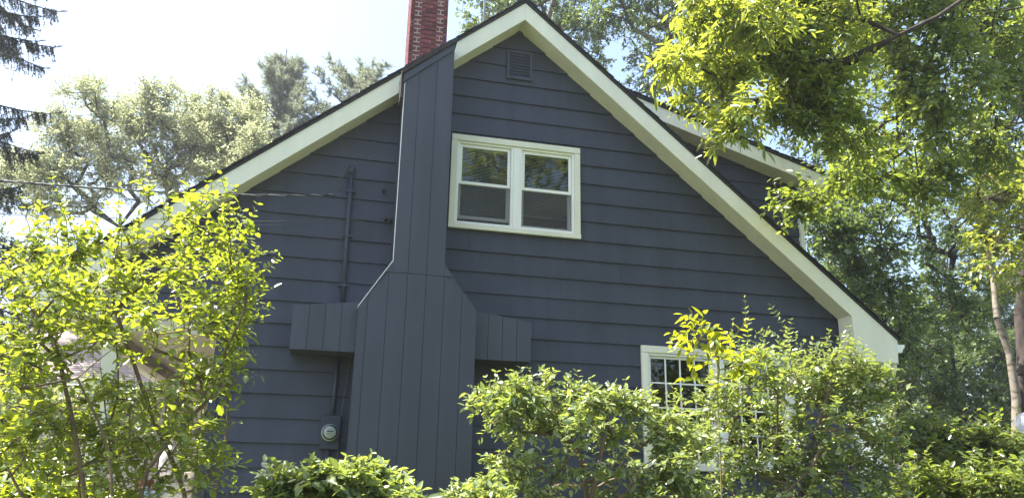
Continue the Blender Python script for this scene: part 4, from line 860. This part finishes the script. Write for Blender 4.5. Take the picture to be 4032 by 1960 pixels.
def np_mesh(name, V, F, m, tone=None, smooth=False):
    """F: list of (index array [n,k])"""
    me = bpy.data.meshes.new(name)
    me.vertices.add(len(V)); me.vertices.foreach_set('co', np.ascontiguousarray(V, dtype=np.float32).ravel())
    loops = np.concatenate([f.ravel() for f in F]).astype(np.int32)
    tot = np.concatenate([np.full(len(f), f.shape[1]) for f in F]).astype(np.int32)
    st = np.concatenate([[0], np.cumsum(tot)[:-1]]).astype(np.int32)
    me.loops.add(len(loops)); me.loops.foreach_set('vertex_index', loops)
    me.polygons.add(len(tot)); me.polygons.foreach_set('loop_start', st); me.polygons.foreach_set('loop_total', tot)
    if smooth: me.polygons.foreach_set('use_smooth', np.ones(len(tot), dtype=bool))
    if tone is not None:
        a = me.attributes.new('tone', 'FLOAT', 'POINT'); a.data.foreach_set('value', np.ascontiguousarray(tone, dtype=np.float32))
    me.materials.append(m); me.update(calc_edges=True)
    return me

def norm(v): return v/np.maximum(np.linalg.norm(v, axis=-1, keepdims=True), 1e-9)

def leaves_mesh(name, P, T, N, S, W, tone, m, fine):
    """P base, T along the leaf, N leaf normal, S length, W width factor"""
    B = norm(np.cross(N, T)); N = np.cross(T, B)
    tv, tf = (LEAF_V, LEAF_F) if fine else (SMALL_V, SMALL_F)
    k = len(tv)
    V = P[:, None] + S[:, None, None]*(tv[None, :, 0, None]*T[:, None] + (tv[None, :, 1]*W[:, None])[..., None]*B[:, None] + tv[None, :, 2, None]*N[:, None])
    off = (np.arange(len(P))*k)[:, None]
    F = [np.array([f])+off for f in tf]
    tri = [f for f in F if f.shape[1] == 3]; qu = [f for f in F if f.shape[1] == 4]
    Fs = [np.concatenate(x) for x in (tri, qu) if x]
    return np_mesh(name, V.reshape(-1, 3), Fs, m, np.repeat(tone, k))

def wnoise(P, scale, rng):
    v = rng.normal(0, 1, (7, 3)); v /= np.linalg.norm(v, axis=1, keepdims=True); f = 2*np.pi/(scale*rng.uniform(0.6, 1.7, 7))
    return np.sin(P@v.T*f+rng.uniform(0, 6.28, 7)).sum(1)/2.6

def grow(rng, path, pts, seg, alpha=0.25, wob=0.07, extra=()):
    """attach every point to the cheapest place of the growing skeleton"""
    cap = len(path)+len(pts)*14+1200
    X = np.zeros((cap, 3)); par = np.full(cap, -1); pl = np.zeros(cap); n = 0; tips = []
    for i, p in enumerate(path):
        X[n] = p; par[n] = n-1 if i else -1; pl[n] = 0 if i == 0 else pl[n-1]*1+np.linalg.norm(X[n]-X[n-1])*0.3; n += 1
    first = max(0, len(path)-2)
    if extra: first = len(path)+8
    for ch in extra:
        for i, q in enumerate(ch):
            X[n] = q; par[n] = n-1 if i else -1; pl[n] = 0; n += 1
    order = np.argsort(np.linalg.norm(pts-X[len(path)-1], axis=1))
    for p in pts[order]:
        d = np.linalg.norm(X[first:n]-p, axis=1); j = first+int(np.argmin(d+alpha*pl[first:n])); L = d[j-first]
        k = min(12, max(1, int(L/seg))); prev = j; a = X[j].copy()
        bow = rng.normal(0, wob*L, 3); bow[2] += wob*L*0.6
        for q in range(1, k+1):
            t = q/k
            X[n] = a+(p-a)*t + bow*math.sin(math.pi*t)*0.6
            par[n] = prev; pl[n] = pl[prev]+L/k; prev = n; n += 1
            if n >= cap-2: break
        tips.append(prev)
        if n >= cap-20: break
    X, par = X[:n], par[:n]
    cnt = np.zeros(n); cnt[tips] += 1
    for i in range(n-1, 0, -1):
        if par[i] >= 0: cnt[par[i]] += cnt[i]
    return X, par, np.maximum(cnt, 1), np.array(tips), order

def tubes(A, Bp, ra, rb, sides):
    T = norm(Bp-A); ref = np.where(np.abs(T[:, 2:3]) < 0.9, np.array([[0, 0, 1.0]]), np.array([[1.0, 0, 0]]))
    U = norm(np.cross(T, ref)); W = np.cross(T, U)
    an = 2*np.pi*np.arange(sides)/sides; c, s = np.cos(an), np.sin(an)
    ring = c[None, :, None]*U[:, None]+s[None, :, None]*W[:, None]
    V = np.concatenate([A[:, None]+ring*ra[:, None, None], Bp[:, None]+ring*rb[:, None, None]], axis=1)
    n = len(A); o = (np.arange(n)*2*sides)[:, None]
    F = np.concatenate([np.array([[k, (k+1) % sides, sides+(k+1) % sides, sides+k]])+o for k in range(sides)])
    return V.reshape(-1, 3), F

LEAFSETS = {}
def leaf_set(m, aspect, key):
    """eight single leaf meshes of unit length with different tones"""
    if key in LEAFSETS: return LEAFSETS[key]
    out = []
    r = np.random.default_rng(5)
    for k in range(8):
        V = LEAF_V.copy(); V[:, 1] *= aspect*r.uniform(0.85, 1.15); V[:, 2] *= r.uniform(0.4, 2.0); V[:, 2] += V[:, 0]**2*r.uniform(-0.15, 0.1)
        F = [np.array([f for f in LEAF_F if len(f) == 3]), np.array([f for f in LEAF_F if len(f) == 4])]
        out.append(np_mesh('leaf', V, F, m, np.full(len(V), (k+0.5)/8)))
    LEAFSETS[key] = out
    return out

def plant(key, name, label, cat, n_pts, twigs, lpt, llen, aspect, m, bark, trunk_r, tip_r=0.004, tilt=0.5, droop=0.25, fine=False,
          singles=0, twig_len=0.3, group=None, seg=0.35, sides=5, flat=1.0, seed=0, twig_mat=None, shell=1.7, spread=0.9, base=None, spec=None, gap=(1.3, -0.45), stems=0, spikes=0, spike_len=0.25):
    sp = spec or SPEC[key]; rng = np.random.default_rng(seed+100)
    bl = np.array(sp['blobs']); path = [np.array(p, float) for p in sp['path']]
    path[0] = np.array([path[0][0], path[0][1], min(path[0][2], ground_z(path[0][0], path[0][1])-0.05)]) if base is None else np.array(base, float)
    full = [path[0]]
    for p in path[1:]:
        k = max(1, int(np.linalg.norm(p-full[-1])/0.5)); a = full[-1]
        for q in range(1, k+1): full.append(a+(p-a)*q/k + (rng.normal(0, 0.02, 3) if q < k else 0))
    vol = (bl[:, 3]*bl[:, 5])**0.9*bl[:, 6]
    idx = rng.choice(len(bl), n_pts, p=vol/vol.sum())
    d = norm(rng.normal(0, 1, (n_pts, 3))); rad = np.minimum(rng.uniform(0, 1, n_pts)**(1/(shell+1.0))*rng.uniform(0.8, 1.25, n_pts), 1.22)
    pts = bl[idx, :3] + d*rad[:, None]*bl[idx, 3:6]
    # keep plants out of the house body
    bad = (pts[:, 1] > -0.45) & (pts[:, 1] < DEPTH+0.6) & (pts[:, 0] > LE-0.3) & (pts[:, 0] < RE+0.3) & (pts[:, 2] < AZ+0.6-SL*np.abs(pts[:, 0]-RX)+0.3)
    if gap: bad |= wnoise(pts, np.median(bl[:, 3])*gap[0], rng) < gap[1]
    pts = pts[~bad]; pts = pts[pts[:, 2] > 0.15]
    shoots = [catmull(s, 8) for s in sp.get('shoots', [])]
    if spikes:
        # young shoots rising out of the top of the plant
        xb = np.floor(pts[:, 0]/0.18).astype(int); top = []
        for b_ in np.unique(xb):
            w_ = np.where(xb == b_)[0]; top += list(w_[np.argsort(-pts[w_, 2])[:6]])
        for i in rng.choice(top, min(spikes, len(top)), replace=False):
            L = spike_len*rng.uniform(0.5, 1.4); ln = np.append(rng.normal(0, 0.30, 2), 1.0)*L; p_ = pts[i]
            shoots.append(catmull([tuple(p_-ln*0.3), tuple(p_+ln*0.4), tuple(p_+ln+np.append(rng.normal(0, 0.12, 2), 0)*L)], 4))
    root = thing(name, label, cat, tuple(path[0]), group)
    extra = []
    for s_ in range(stems):
        b0 = path[0]+np.append(rng.normal(0, 0.16, 2), 0); e = path[-1]+np.append(rng.normal(0, 0.2, 2), rng.uniform(-0.2, 0.25)); md = (b0+e)/2+rng.normal(0, 0.06, 3)
        tg = pts[rng.integers(len(pts))]; tg = e+(tg-e)*rng.uniform(0.55, 0.9); m2 = (e+tg)/2+rng.normal(0, 0.08, 3)
        extra.append([np.array(v[:]) for v in catmull([tuple(b0), tuple(md), tuple(e), tuple(m2), tuple(tg)], 5)])
    if stems: full = full[:1]
    X, par, cnt, tips, order = grow(rng, full, pts, seg, extra=extra)
    pts = pts[order][:len(tips)]
    # pipe model radii
    rr = tip_r*cnt**0.5; sc = trunk_r/max(rr[0], 1e-6)
    ex = math.log(trunk_r/tip_r)/math.log(max(cnt.max(), 2)); rr = tip_r*cnt**ex
    nf = len(full); rr[:nf] *= np.linspace(1.0, 0.30, nf)
    ch = np.arange(1, len(X)); ch = ch[par[ch] >= 0]; pa = par[ch]
    A, Bp, ra, rb = X[pa], X[ch], rr[pa], rr[ch]
    ra = np.where(ra > rb*1.6, rb*1.25, ra)
    on_trunk = ch < len(full)+sum(len(e) for e in extra)
    ra[on_trunk] = rr[pa[on_trunk]]
    thick = rb > max(trunk_r*0.42, tip_r*2)
    thick |= on_trunk
    if stems:
        thick = on_trunk; at = len(full)
        for e in extra:
            mk = (ch >= at) & (ch < at+len(e)); at += len(e)
            V, F = tubes(A[mk], Bp[mk], ra[mk], rb[mk], 7); link('stem', np_mesh('stem', V, [F], bark, smooth=True), root)
    elif thick.any():
        V, F = tubes(A[thick], Bp[thick], ra[thick], rb[thick], 10)
        o = link('trunk' if cat == 'tree' else 'stem', np_mesh('trunk', V, [F], bark, smooth=True), root)
    V, F = tubes(A[~thick], Bp[~thick], ra[~thick], rb[~thick], sides)
    Vs, Fs = [V], [F]; nv = len(V)
    # twigs and leaves
    nt = len(pts)*twigs
    src = np.repeat(np.arange(len(pts)), twigs)
    cen = bl[np.repeat(np.argmin(((pts[:, None, :]-bl[None, :, :3])/bl[None, :, 3:6]).__pow__(2).sum(-1), axis=1), twigs), :3]
    out = norm(pts[src]-cen)*spread + rng.normal(0, 0.75, (nt, 3)) + np.array([0, 0, 0.35-droop])
    tdir = norm(out); tl = twig_len*rng.uniform(0.5, 1.2, nt)
    P0 = pts[src]; P1 = P0+tdir*tl[:, None]; P1[:, 2] -= droop*0.5*tl
    V, F = tubes(P0, P1, np.full(nt, tip_r*0.8), np.full(nt, tip_r*0.4), 3)
    Vs.append(V); Fs.append(F+nv); nv += len(V)
    t = np.tile((np.arange(lpt)+0.6)/lpt, nt); ti = np.repeat(np.arange(nt), lpt)
    LP = P0[ti] + (P1-P0)[ti]*t[:, None]
    side = norm(np.cross(tdir[ti], rng.normal(0, 0.35, (len(ti), 3))+np.array([0, 0, 1.0])))*np.where(np.arange(len(ti)) % 2, 1, -1)[:, None]
    LT = norm(tdir[ti]*rng.uniform(0.2, 0.9, (len(ti), 1)) + side*rng.uniform(0.5, 1.1, (len(ti), 1)) + rng.normal(0, 0.25, (len(ti), 3)) - np.array([0, 0, 1])*droop*rng.uniform(0.3, 1.6, (len(ti), 1)))
    LN = norm(np.array([0, 0, 1.0])*flat + rng.normal(0, tilt, (len(ti), 3)))
    LS = llen*np.clip(rng.lognormal(-0.15, 0.32, len(ti)), 0.35, 1.45)
    for s in shoots:
        n = len(s); L = sum((s[i+1]-s[i]).length for i in range(n-1)); pr = np.array([v[:] for v in s])
        pr = pr + rng.normal(0, 0.004, pr.shape)
        V, F = tubes(pr[:-1], pr[1:], np.linspace(tip_r*1.6, tip_r*0.5, n)[:-1], np.linspace(tip_r*1.6, tip_r*0.5, n)[1:], 5)
        Vs.append(V); Fs.append(F+nv); nv += len(V)
        npair = max(5, int(L/(llen*0.75)))
        for k in range(npair):
            u = (k+0.7)/npair; fi = u*(n-1); i = min(n-2, int(fi)); p = pr[i]+(pr[i+1]-pr[i])*(fi-i)
            ax = norm(pr[i+1]-pr[i]); a = norm(np.cross(ax, rng.normal(0, 1, 3)))
            for sg in (-1, 1):
                LP = np.vstack([LP, p]); LT = np.vstack([LT, norm(a*sg+ax*0.6+np.array([0, 0, -0.1]))])
                LN = np.vstack([LN, norm(np.array([0, 0, 1.0])+rng.normal(0, tilt, 3))]); LS = np.append(LS, llen*(1.15-0.45*u)*rng.uniform(0.8, 1.1))
    WW = aspect*rng.uniform(0.8, 1.2, len(LP)); tone = np.clip(rng.normal(0.5, 0.24, len(LP)), 0, 1)
    # young leaves sit on the outside tips
    link('branches', np_mesh('branches', np.concatenate(Vs), [np.concatenate(Fs)], twig_mat or bark), root)['kind'] = 'stuff'
    if singles:
        Bv = norm(np.cross(LN, LT)); N2 = np.cross(LT, Bv)
        view = norm(CAMV-LP); area = np.abs((N2*view).sum(1))*LS**2/((LP-CAMV)**2).sum(1)
        area[~in_frame(LP, 1.0)] = 0
        # prefer leaves on the camera's side of the plant
        dist = np.linalg.norm(LP-CAMV, axis=1); area *= np.where(dist < np.median(dist)-0.12, 1.0, 0.25)
        best = np.argsort(-area)[:min(singles, int(len(LP)*0.75))]
        ls = leaf_set(m, aspect, key)
        base_inv = Matrix.Translation(-Vector(root.location))
        for i in best:
            o = bpy.data.objects.new('leaf', ls[int(tone[i]*7.99)]); COL.objects.link(o); o.parent = root
            o.matrix_parent_inverse = base_inv
            s = float(LS[i])
            o.matrix_basis = Matrix(((LT[i, 0]*s, Bv[i, 0]*s, N2[i, 0]*s, LP[i, 0]), (LT[i, 1]*s, Bv[i, 1]*s, N2[i, 1]*s, LP[i, 1]), (LT[i, 2]*s, Bv[i, 2]*s, N2[i, 2]*s, LP[i, 2]), (0, 0, 0, 1)))
        keep = np.ones(len(LP), bool); keep[best] = False
        LP, LT, LN, LS, WW, tone = LP[keep], LT[keep], LN[keep], LS[keep], WW[keep], tone[keep]
    o = link('crown' if cat == 'tree' else 'foliage', leaves_mesh('crown', LP, LT, LN, LS, WW, tone, m, fine), root)
    o['kind'] = 'stuff'
    return root

L_LOCUST = leaf_mat('glare_paled_locust_leaf', (0.27, 0.30, 0.17), (0.44, 0.46, 0.28), (0.52, 0.56, 0.30), 0.5, 0.5, 0.4)  # pale foliage, lightened further to stand in for lens glare
L_BIRCH = leaf_mat('birch_leaf', (0.065, 0.11, 0.04), (0.16, 0.21, 0.075), (0.26, 0.36, 0.07), 0.40, 0.28, 0.75)
L_ASH = leaf_mat('ash_leaf', (0.07, 0.12, 0.03), (0.17, 0.23, 0.06), (0.52, 0.58, 0.06), 0.48, 0.30, 0.7)
L_MAPLE = leaf_mat('maple_leaf', (0.05, 0.085, 0.024), (0.14, 0.185, 0.05), (0.36, 0.45, 0.055), 0.46, 0.30, 0.7)
L_WOOD = leaf_mat('wood_leaf', (0.035, 0.06, 0.022), (0.11, 0.145, 0.055), (0.19, 0.27, 0.05), 0.36, 0.36, 0.5)
L_LILAC = leaf_mat('lilac_leaf', (0.065, 0.105, 0.035), (0.17, 0.215, 0.08), (0.52, 0.62, 0.035), 0.44, 0.27, 0.8)
L_PRIVET = leaf_mat('privet_leaf', (0.09, 0.145, 0.06), (0.31, 0.36, 0.18), (0.46, 0.56, 0.08), 0.38, 0.25, 0.9)
L_SAPL = leaf_mat('sapling_leaf', (0.10, 0.15, 0.02), (0.17, 0.22, 0.03), (0.62, 0.66, 0.02), 0.55, 0.38, 0.5)
L_SPRUCE = leaf_mat('spruce_needle', (0.022, 0.034, 0.026), (0.05, 0.065, 0.045), (0.05, 0.07, 0.04), 0.2, 0.55, 0.3)
L_PINE = leaf_mat('pine_needle', (0.16, 0.19, 0.14), (0.28, 0.31, 0.22), (0.34, 0.38, 0.24), 0.45, 0.5, 0.4)  # needle colours lightened to carry the glare over the upper left

# trees behind the house on the left
kw = dict(twigs=5, lpt=9, llen=0.105, aspect=0.45, m=L_LOCUST, bark=M_BARKD, trunk_r=0.12, tip_r=0.005, tilt=0.6, droop=0.1, twig_len=0.5, seg=0.6, shell=0.7, gap=(1.1, -0.4), group='pale trees behind the left roof')
plant('locust_a', 'locust_tree', 'leftmost pale green tree with dark forked limbs, beside the spruce', 'tree', 1000, seed=1, **kw)
plant('locust_b', 'locust_tree', 'middle and tallest of the three pale green trees left of the roof', 'tree', 860, seed=2, **kw)
plant('locust_c', 'locust_tree', 'pale green tree rising just behind the left roof edge', 'tree', 700, seed=3, **kw)
plant('back_left', 'woodland_tree', 'dark tree low behind the left shrub and wires', 'tree', 260, 4, 8, 0.20, 0.5, L_WOOD, M_BARKD, 0.2, 0.012, seed=4, twig_len=0.7, seg=0.8)
plant('back_left_low', 'understory_bush', 'green bushes under the basketball backboard behind the left shrub', 'bush', 330, 4, 8, 0.13, 0.5, L_PRIVET, M_BARKB, 0.08, 0.008, seed=5, twig_len=0.5, seg=0.6)
# birches behind the ridge
kw = dict(twigs=4, lpt=9, llen=0.12, aspect=0.6, m=L_BIRCH, bark=M_BIRCH, trunk_r=0.15, tip_r=0.008, tilt=0.75, droop=0.5, twig_len=0.5, seg=0.5, shell=0.7, twig_mat=M_BARKD, flat=0.7)
plant('birch_ridge_left', 'birch_tree', 'leafy tree peeking over the ridge beside the roof mast', 'tree', 560, seed=6, **kw)
plant('birch_ridge_right', 'birch_tree', 'birch with pale trunk rising behind the dormer roof', 'tree', 760, seed=7, **kw)
# right hand side, far to near
plant('wood_c', 'woodland_tree', 'farthest wide tree closing the wood at the right', 'tree', 1100, 4, 9, 0.22, 0.55, L_WOOD, M_BARKD, 0.25, 0.012, seed=8, twig_len=0.8, seg=0.9, group='trees of the right hand wood')
plant('wood_b', 'woodland_tree', 'dark low tree behind the birch trunk at the right edge', 'tree', 700, 4, 9, 0.17, 0.55, L_WOOD, M_BARKD, 0.2, 0.010, seed=9, twig_len=0.6, seg=0.7, group='trees of the right hand wood')
plant('wood_a', 'woodland_tree', 'dark low tree beyond the right corner of the house', 'tree', 800, 4, 9, 0.17, 0.55, L_WOOD, M_BARKD, 0.2, 0.010, seed=10, twig_len=0.6, seg=0.7, group='trees of the right hand wood')
plant('mid_b', 'woodland_tree', 'green tree between the maple branches and the right hand birch', 'tree', 950, 4, 8, 0.14, 0.6, L_BIRCH, M_BARKD, 0.12, 0.008, seed=11, twig_len=0.5, seg=0.6, group='trees of the right hand wood')
plant('mid_a', 'woodland_tree', 'green tree directly behind the right roof edge and downspout', 'tree', 1000, 4, 8, 0.13, 0.6, L_BIRCH, M_BARKD, 0.14, 0.008, seed=12, twig_len=0.5, seg=0.6, group='trees of the right hand wood')
plant('dark_tree', 'woodland_tree', 'thick dark trunk at the right edge behind the birch', 'tree', 260, 4, 7, 0.14, 0.6, L_WOOD, M_BARKD, 0.24, 0.010, seed=13, twig_len=0.5, seg=0.7, group='trees of the right hand wood')
plant('birch_right', 'birch_tree', 'slender bent birch with pale trunk near the right edge', 'tree', 300, 4, 7, 0.10, 0.62, L_ASH, M_BIRCH, 0.115, 0.005, seed=14, twig_len=0.4, seg=0.4, droop=0.3, twig_mat=M_BARKB)
plant('under_r', 'understory_bush', 'dark undergrowth below the birch and rail fence', 'bush', 280, 4, 8, 0.11, 0.55, L_MAPLE, M_BARKB, 0.04, 0.005, seed=15, twig_len=0.4, seg=0.4)
plant('thicket', 'thicket_bush', 'dark thicket behind the rail fence at the foot of the wood', 'bush', 620, 4, 9, 0.13, 0.55, L_WOOD, M_BARKB, 0.05, 0.006, seed=51, twig_len=0.45, seg=0.45)
plant('maple', 'maple_tree', 'dark green leafy branches filling the upper right corner', 'tree', 1500, 4, 8, 0.086, 0.60, L_MAPLE, M_BARKD, 0.10, 0.004, seed=16, twig_len=0.34, seg=0.35, droop=0.35, fine=True, tilt=0.6, singles=150)
plant('ash', 'ash_tree', 'bright yellow green leafy branch hanging over the dormer roof', 'tree', 700, 5, 8, 0.095, 0.34, L_ASH, M_BARKD, 0.07, 0.0035, seed=17, twig_len=0.26, seg=0.3, droop=0.4, fine=True, tilt=0.6, singles=250)
# shrubs in front of the wall
plant('lilac', 'lilac_shrub', 'tall sunlit shrub with big yellow green leaves at the left', 'shrub', 840, 3, 6, 0.050, 0.60, L_LILAC, M_BARKB, 0.013, 0.0022, seed=18, twig_len=0.16, seg=0.14, droop=0.1, fine=True, singles=300, tilt=0.33, twig_mat=M_BARKB, shell=0.5, gap=(1.2, -0.3), stems=14, spikes=34, spike_len=0.24)
plant('hedge_l', 'clipped_hedge', 'clipped sunlit hedge below the electric meter', 'hedge', 520, 3, 7, 0.075, 0.5, L_PRIVET, M_BARKB, 0.015, 0.002, seed=19, stems=8, spikes=30, spike_len=0.10, gap=None, twig_len=0.13, seg=0.12, droop=0.15, fine=True, singles=250, tilt=0.5)
plant('hedge_c', 'clipped_hedge', 'low hedge top at the foot of the chimney chase', 'hedge', 240, 3, 6, 0.06, 0.45, L_PRIVET, M_BARKB, 0.012, 0.002, seed=20, stems=5, spikes=16, spike_len=0.10, gap=None, twig_len=0.12, seg=0.12, droop=0.1, fine=True, singles=120, tilt=0.5)
plant('tall_shrub', 'privet_shrub', 'tall loose shrub with upright shoots in front of the lower window', 'shrub', 1000, 3, 6, 0.068, 0.56, L_PRIVET, M_BARKB, 0.018, 0.0025, seed=21, stems=8, spikes=30, spike_len=0.28, twig_len=0.18, seg=0.16, droop=0.1, fine=True, singles=300, tilt=0.5, shell=0.8)
plant('privet', 'privet_shrub', 'flat topped shrub with bare stems right of the chimney chase', 'shrub', 660, 3, 6, 0.062, 0.46, L_PRIVET, M_BARKB, 0.02, 0.0022, seed=22, stems=8, spikes=26, spike_len=0.13, gap=(1.6, -0.6), twig_len=0.14, seg=0.14, droop=0.2, fine=True, singles=300, tilt=0.55)
plant('ash_sapling', 'ash_sapling', 'glowing yellow ash sapling over the corner of the lower window', 'sapling', 28, 2, 6, 0.105, 0.44, L_SAPL, M_STEM, 0.012, 0.0022, seed=23, twig_len=0.22, seg=0.15, droop=0.15, fine=True, singles=300, tilt=0.35)
plant('low_right', 'low_shrub', 'low shaded shrub along the bottom right corner', 'shrub', 420, 3, 6, 0.085, 0.5, L_MAPLE, M_BARKB, 0.015, 0.0025, seed=24, stems=7, spikes=12, spike_len=0.16, twig_len=0.2, seg=0.2, droop=0.15, fine=True, singles=200, tilt=0.45)
plant('low_left', 'low_shrub', 'low yellow green shrub in the bottom left corner', 'shrub', 260, 3, 7, 0.06, 0.55, L_LILAC, M_BARKB, 0.012, 0.002, seed=25, stems=6, twig_len=0.13, seg=0.12, droop=0.1, fine=True, singles=150, tilt=0.45)

# ------------------------------------------------------------------ conifers
def needles(name, A, B, count, length, m, rng, root, rough=0.6, width=0.12):
    """needle triangles along the twig segments A-B"""
    n = len(A); t = rng.uniform(0, 1, (n, count)); P = A[:, None]+(B-A)[:, None]*t[..., None]; P = P.reshape(-1, 3)
    T = np.repeat(norm(B-A), count, axis=0); Dn = norm(T*0.7+rng.normal(0, rough, P.shape))
    Sd = norm(np.cross(Dn, rng.normal(0, 1, P.shape))); L = length*rng.uniform(0.6, 1.1, len(P))[:, None]
    V = np.stack([P-Sd*L*width*0.5, P+Sd*L*width*0.5, P+Dn*L], axis=1).reshape(-1, 3)
    F = np.arange(len(V)).reshape(-1, 3)
    o = link(name, np_mesh(name, V, [F], m, np.repeat(np.clip(rng.normal(0.5, 0.25, len(P)), 0, 1), 3)), root); o['kind'] = 'stuff'

def spruce(x, y, h, label):
    rng = np.random.default_rng(77); root = thing('spruce_tree', label, 'tree', (x, y, 0.55))
    mb = MB(); mb.tube([(x, y, 0.5), (x, y, h*0.5), (x+0.1, y, h)], [0.28, 0.17, 0.02], 12); mb.build('trunk', M_BARKD, root, smooth=True)
    A, B, LA, LB, LR = [], [], [], [], []
    z = 1.6
    while z < h-0.5:
        for k in range(5):
            az = rng.uniform(0, 2*math.pi); L = (0.45+2.3*(1-z/h)**0.8)*rng.uniform(0.8, 1.15)
            d = np.array([math.cos(az), math.sin(az), 0]); prev = np.array([x, y, z]); n = 9
            for i in range(1, n+1):
                u = i/n; p = np.array([x, y, z])+d*L*u+np.array([0, 0, L*(-0.45*u+0.28*u*u)])
                LA.append(prev); LB.append(p); LR.append(0.022*(1-u)+0.005)
                side = np.cross(d, [0, 0, 1])
                for q in range(9):
                    s = rng.choice([-1, 1]); a = prev+(p-prev)*rng.uniform(0, 1)
                    ln = (0.20+0.36*(1-u))*rng.uniform(0.5, 1.25)
                    e = a+side*s*ln*rng.uniform(0.1, 0.7)+d*ln*0.25+np.array([0, 0, -ln*rng.uniform(0.5, 1.1)])
                    A.append(a); B.append(e)
                A.append(prev); B.append(p)
                prev = p
            e = prev+d*0.12+np.array([0, 0, 0.05]); A.append(prev); B.append(e)
        z += 0.42
    LA, LB, LR = map(np.array, (LA, LB, LR)); V, F = tubes(LA, LB, LR*1.1, LR*0.9, 5); link('branches', np_mesh('branches', V, [F], M_BARKD), root)['kind'] = 'stuff'
    A, B = np.array(A), np.array(B); vis = in_frame(A, 1.25) | (rng.uniform(0, 1, len(A)) < 0.25)
    needles('needles', A[vis], B[vis], 44, 0.065, L_SPRUCE, rng, root, 0.5, 0.2)
spruce(-6.75, 4.0, 14.0, 'dark drooping spruce branches reaching in from the left edge')

def pine(x, y, h, z0, L0, label, seed, ex):
    rng = np.random.default_rng(seed); root = thing('pine_tree', label, 'tree', (x, y, 0.5), 'white pines behind the left roof')
    MB().tube([(x, y, 0.4), (x+0.1, y, h*0.6), (x, y, h)], [0.30, 0.16, 0.015], 10).build('trunk', M_BARKD, root, smooth=True)
    A, B, LA, LB, LR = [], [], [], [], []
    z = z0
    while z < h-0.2:
        f = (z-z0)/(h-z0)
        for k in range(8):
            az = rng.uniform(0, 2*math.pi); L = L0*(1-f)**ex*rng.uniform(0.4, 1.2)+0.15; d = np.array([math.cos(az), math.sin(az), 0]); prev = np.array([x, y, z]); n = 7
            for i in range(1, n+1):
                u = i/n; p = np.array([x, y, z])+d*L*u+np.array([0, 0, L*(0.10*u+0.35*u*u)])+rng.normal(0, 0.04, 3)
                LA.append(prev); LB.append(p); LR.append(0.035*(1-u)+0.008)
                if u > 0.35:
                    for q in range(6):
                        a = p; e = a+norm(d*0.5+rng.normal(0, 0.55, 3)+np.array([0, 0, 0.35]))*rng.uniform(0.15, 0.5); A.append(a); B.append(e)
                prev = p
        z += 0.5
    A.append(np.array([x, y, h-0.3])); B.append(np.array([x, y, h+0.3]))
    LA, LB, LR = map(np.array, (LA, LB, LR)); V, F = tubes(LA, LB, LR, LR*0.85, 5); link('branches', np_mesh('branches', V, [F], M_BARKD), root)['kind'] = 'stuff'
    needles('needles', np.array(A), np.array(B), 42, 0.18, L_PINE, rng, root, 0.75, 0.14)
pine(-3.05, 22, 19.7, 12.0, 3.6, 'taller white pine with spire top behind the left roof', 31, 1.0)
pine(0.35, 23, 19.4, 12.5, 4.6, 'rounder white pine half hidden by the left roof near the chimney', 32, 0.55)

# trees on the viewer's side of the garden, seen in the window panes
plant('x', 'garden_tree', 'garden tree mirrored in the panes of the upper window', 'tree', 420, 4, 8, 0.2, 0.6, L_ASH, M_BARKD, 0.2, 0.01, seed=41, twig_len=0.6, seg=0.8,
      spec=dict(blobs=[[4.2, -15, 9, 1.6, 1.6, 1.5, 1], [6.5, -15.5, 10.5, 1.8, 1.8, 1.6, 1], [4.5, -15, 12, 1.8, 1.8, 1.5, 1], [7.5, -15, 13, 1.8, 1.8, 1.6, 1], [8.2, -15, 8.5, 1.6, 1.8, 1.6, 1]], path=[[6, -15, 0], [6, -15, 4], [6, -15, 7.5]], shoots=[]))
plant('x', 'garden_tree', 'garden tree mirrored in the panes of the lower window', 'tree', 380, 4, 8, 0.2, 0.6, L_MAPLE, M_BARKD, 0.2, 0.01, seed=42, twig_len=0.6, seg=0.8,
      spec=dict(blobs=[[11.5, -14, 4, 1.8, 1.6, 1.6, 1], [14, -14.5, 4.5, 1.8, 1.8, 1.6, 1], [12.5, -15, 6.5, 1.8, 1.8, 1.6, 1], [15.5, -15, 3.5, 1.8, 1.8, 1.6, 1], [10, -14, 2.6, 1.4, 1.5, 1.3, 1]], path=[[13, -14.5, 0], [13, -14.5, 1.5], [13, -14.5, 3]], shoots=[]))

# ------------------------------------------------------------------ glare: thin scattering volume added to stand in for lens glare
hb = MB().box(-251, 251, -251, 401, -1.0, 24.0)
hm = bpy.data.materials.new('glare_veil_volume'); hm.use_nodes = True
nt = hm.node_tree; nt.nodes.clear()
ho = nt.nodes.new('ShaderNodeOutputMaterial'); pv = nt.nodes.new('ShaderNodeVolumePrincipled')
pv.inputs['Color'].default_value = (0.92, 0.95, 1.0, 1); pv.inputs['Density'].default_value = 0.0014; pv.inputs['Anisotropy'].default_value = 0.7
nt.links.new(pv.outputs[0], ho.inputs['Volume'])
hz_o = hb.build('glare_veil', hm); hz_o['kind'] = 'stuff'
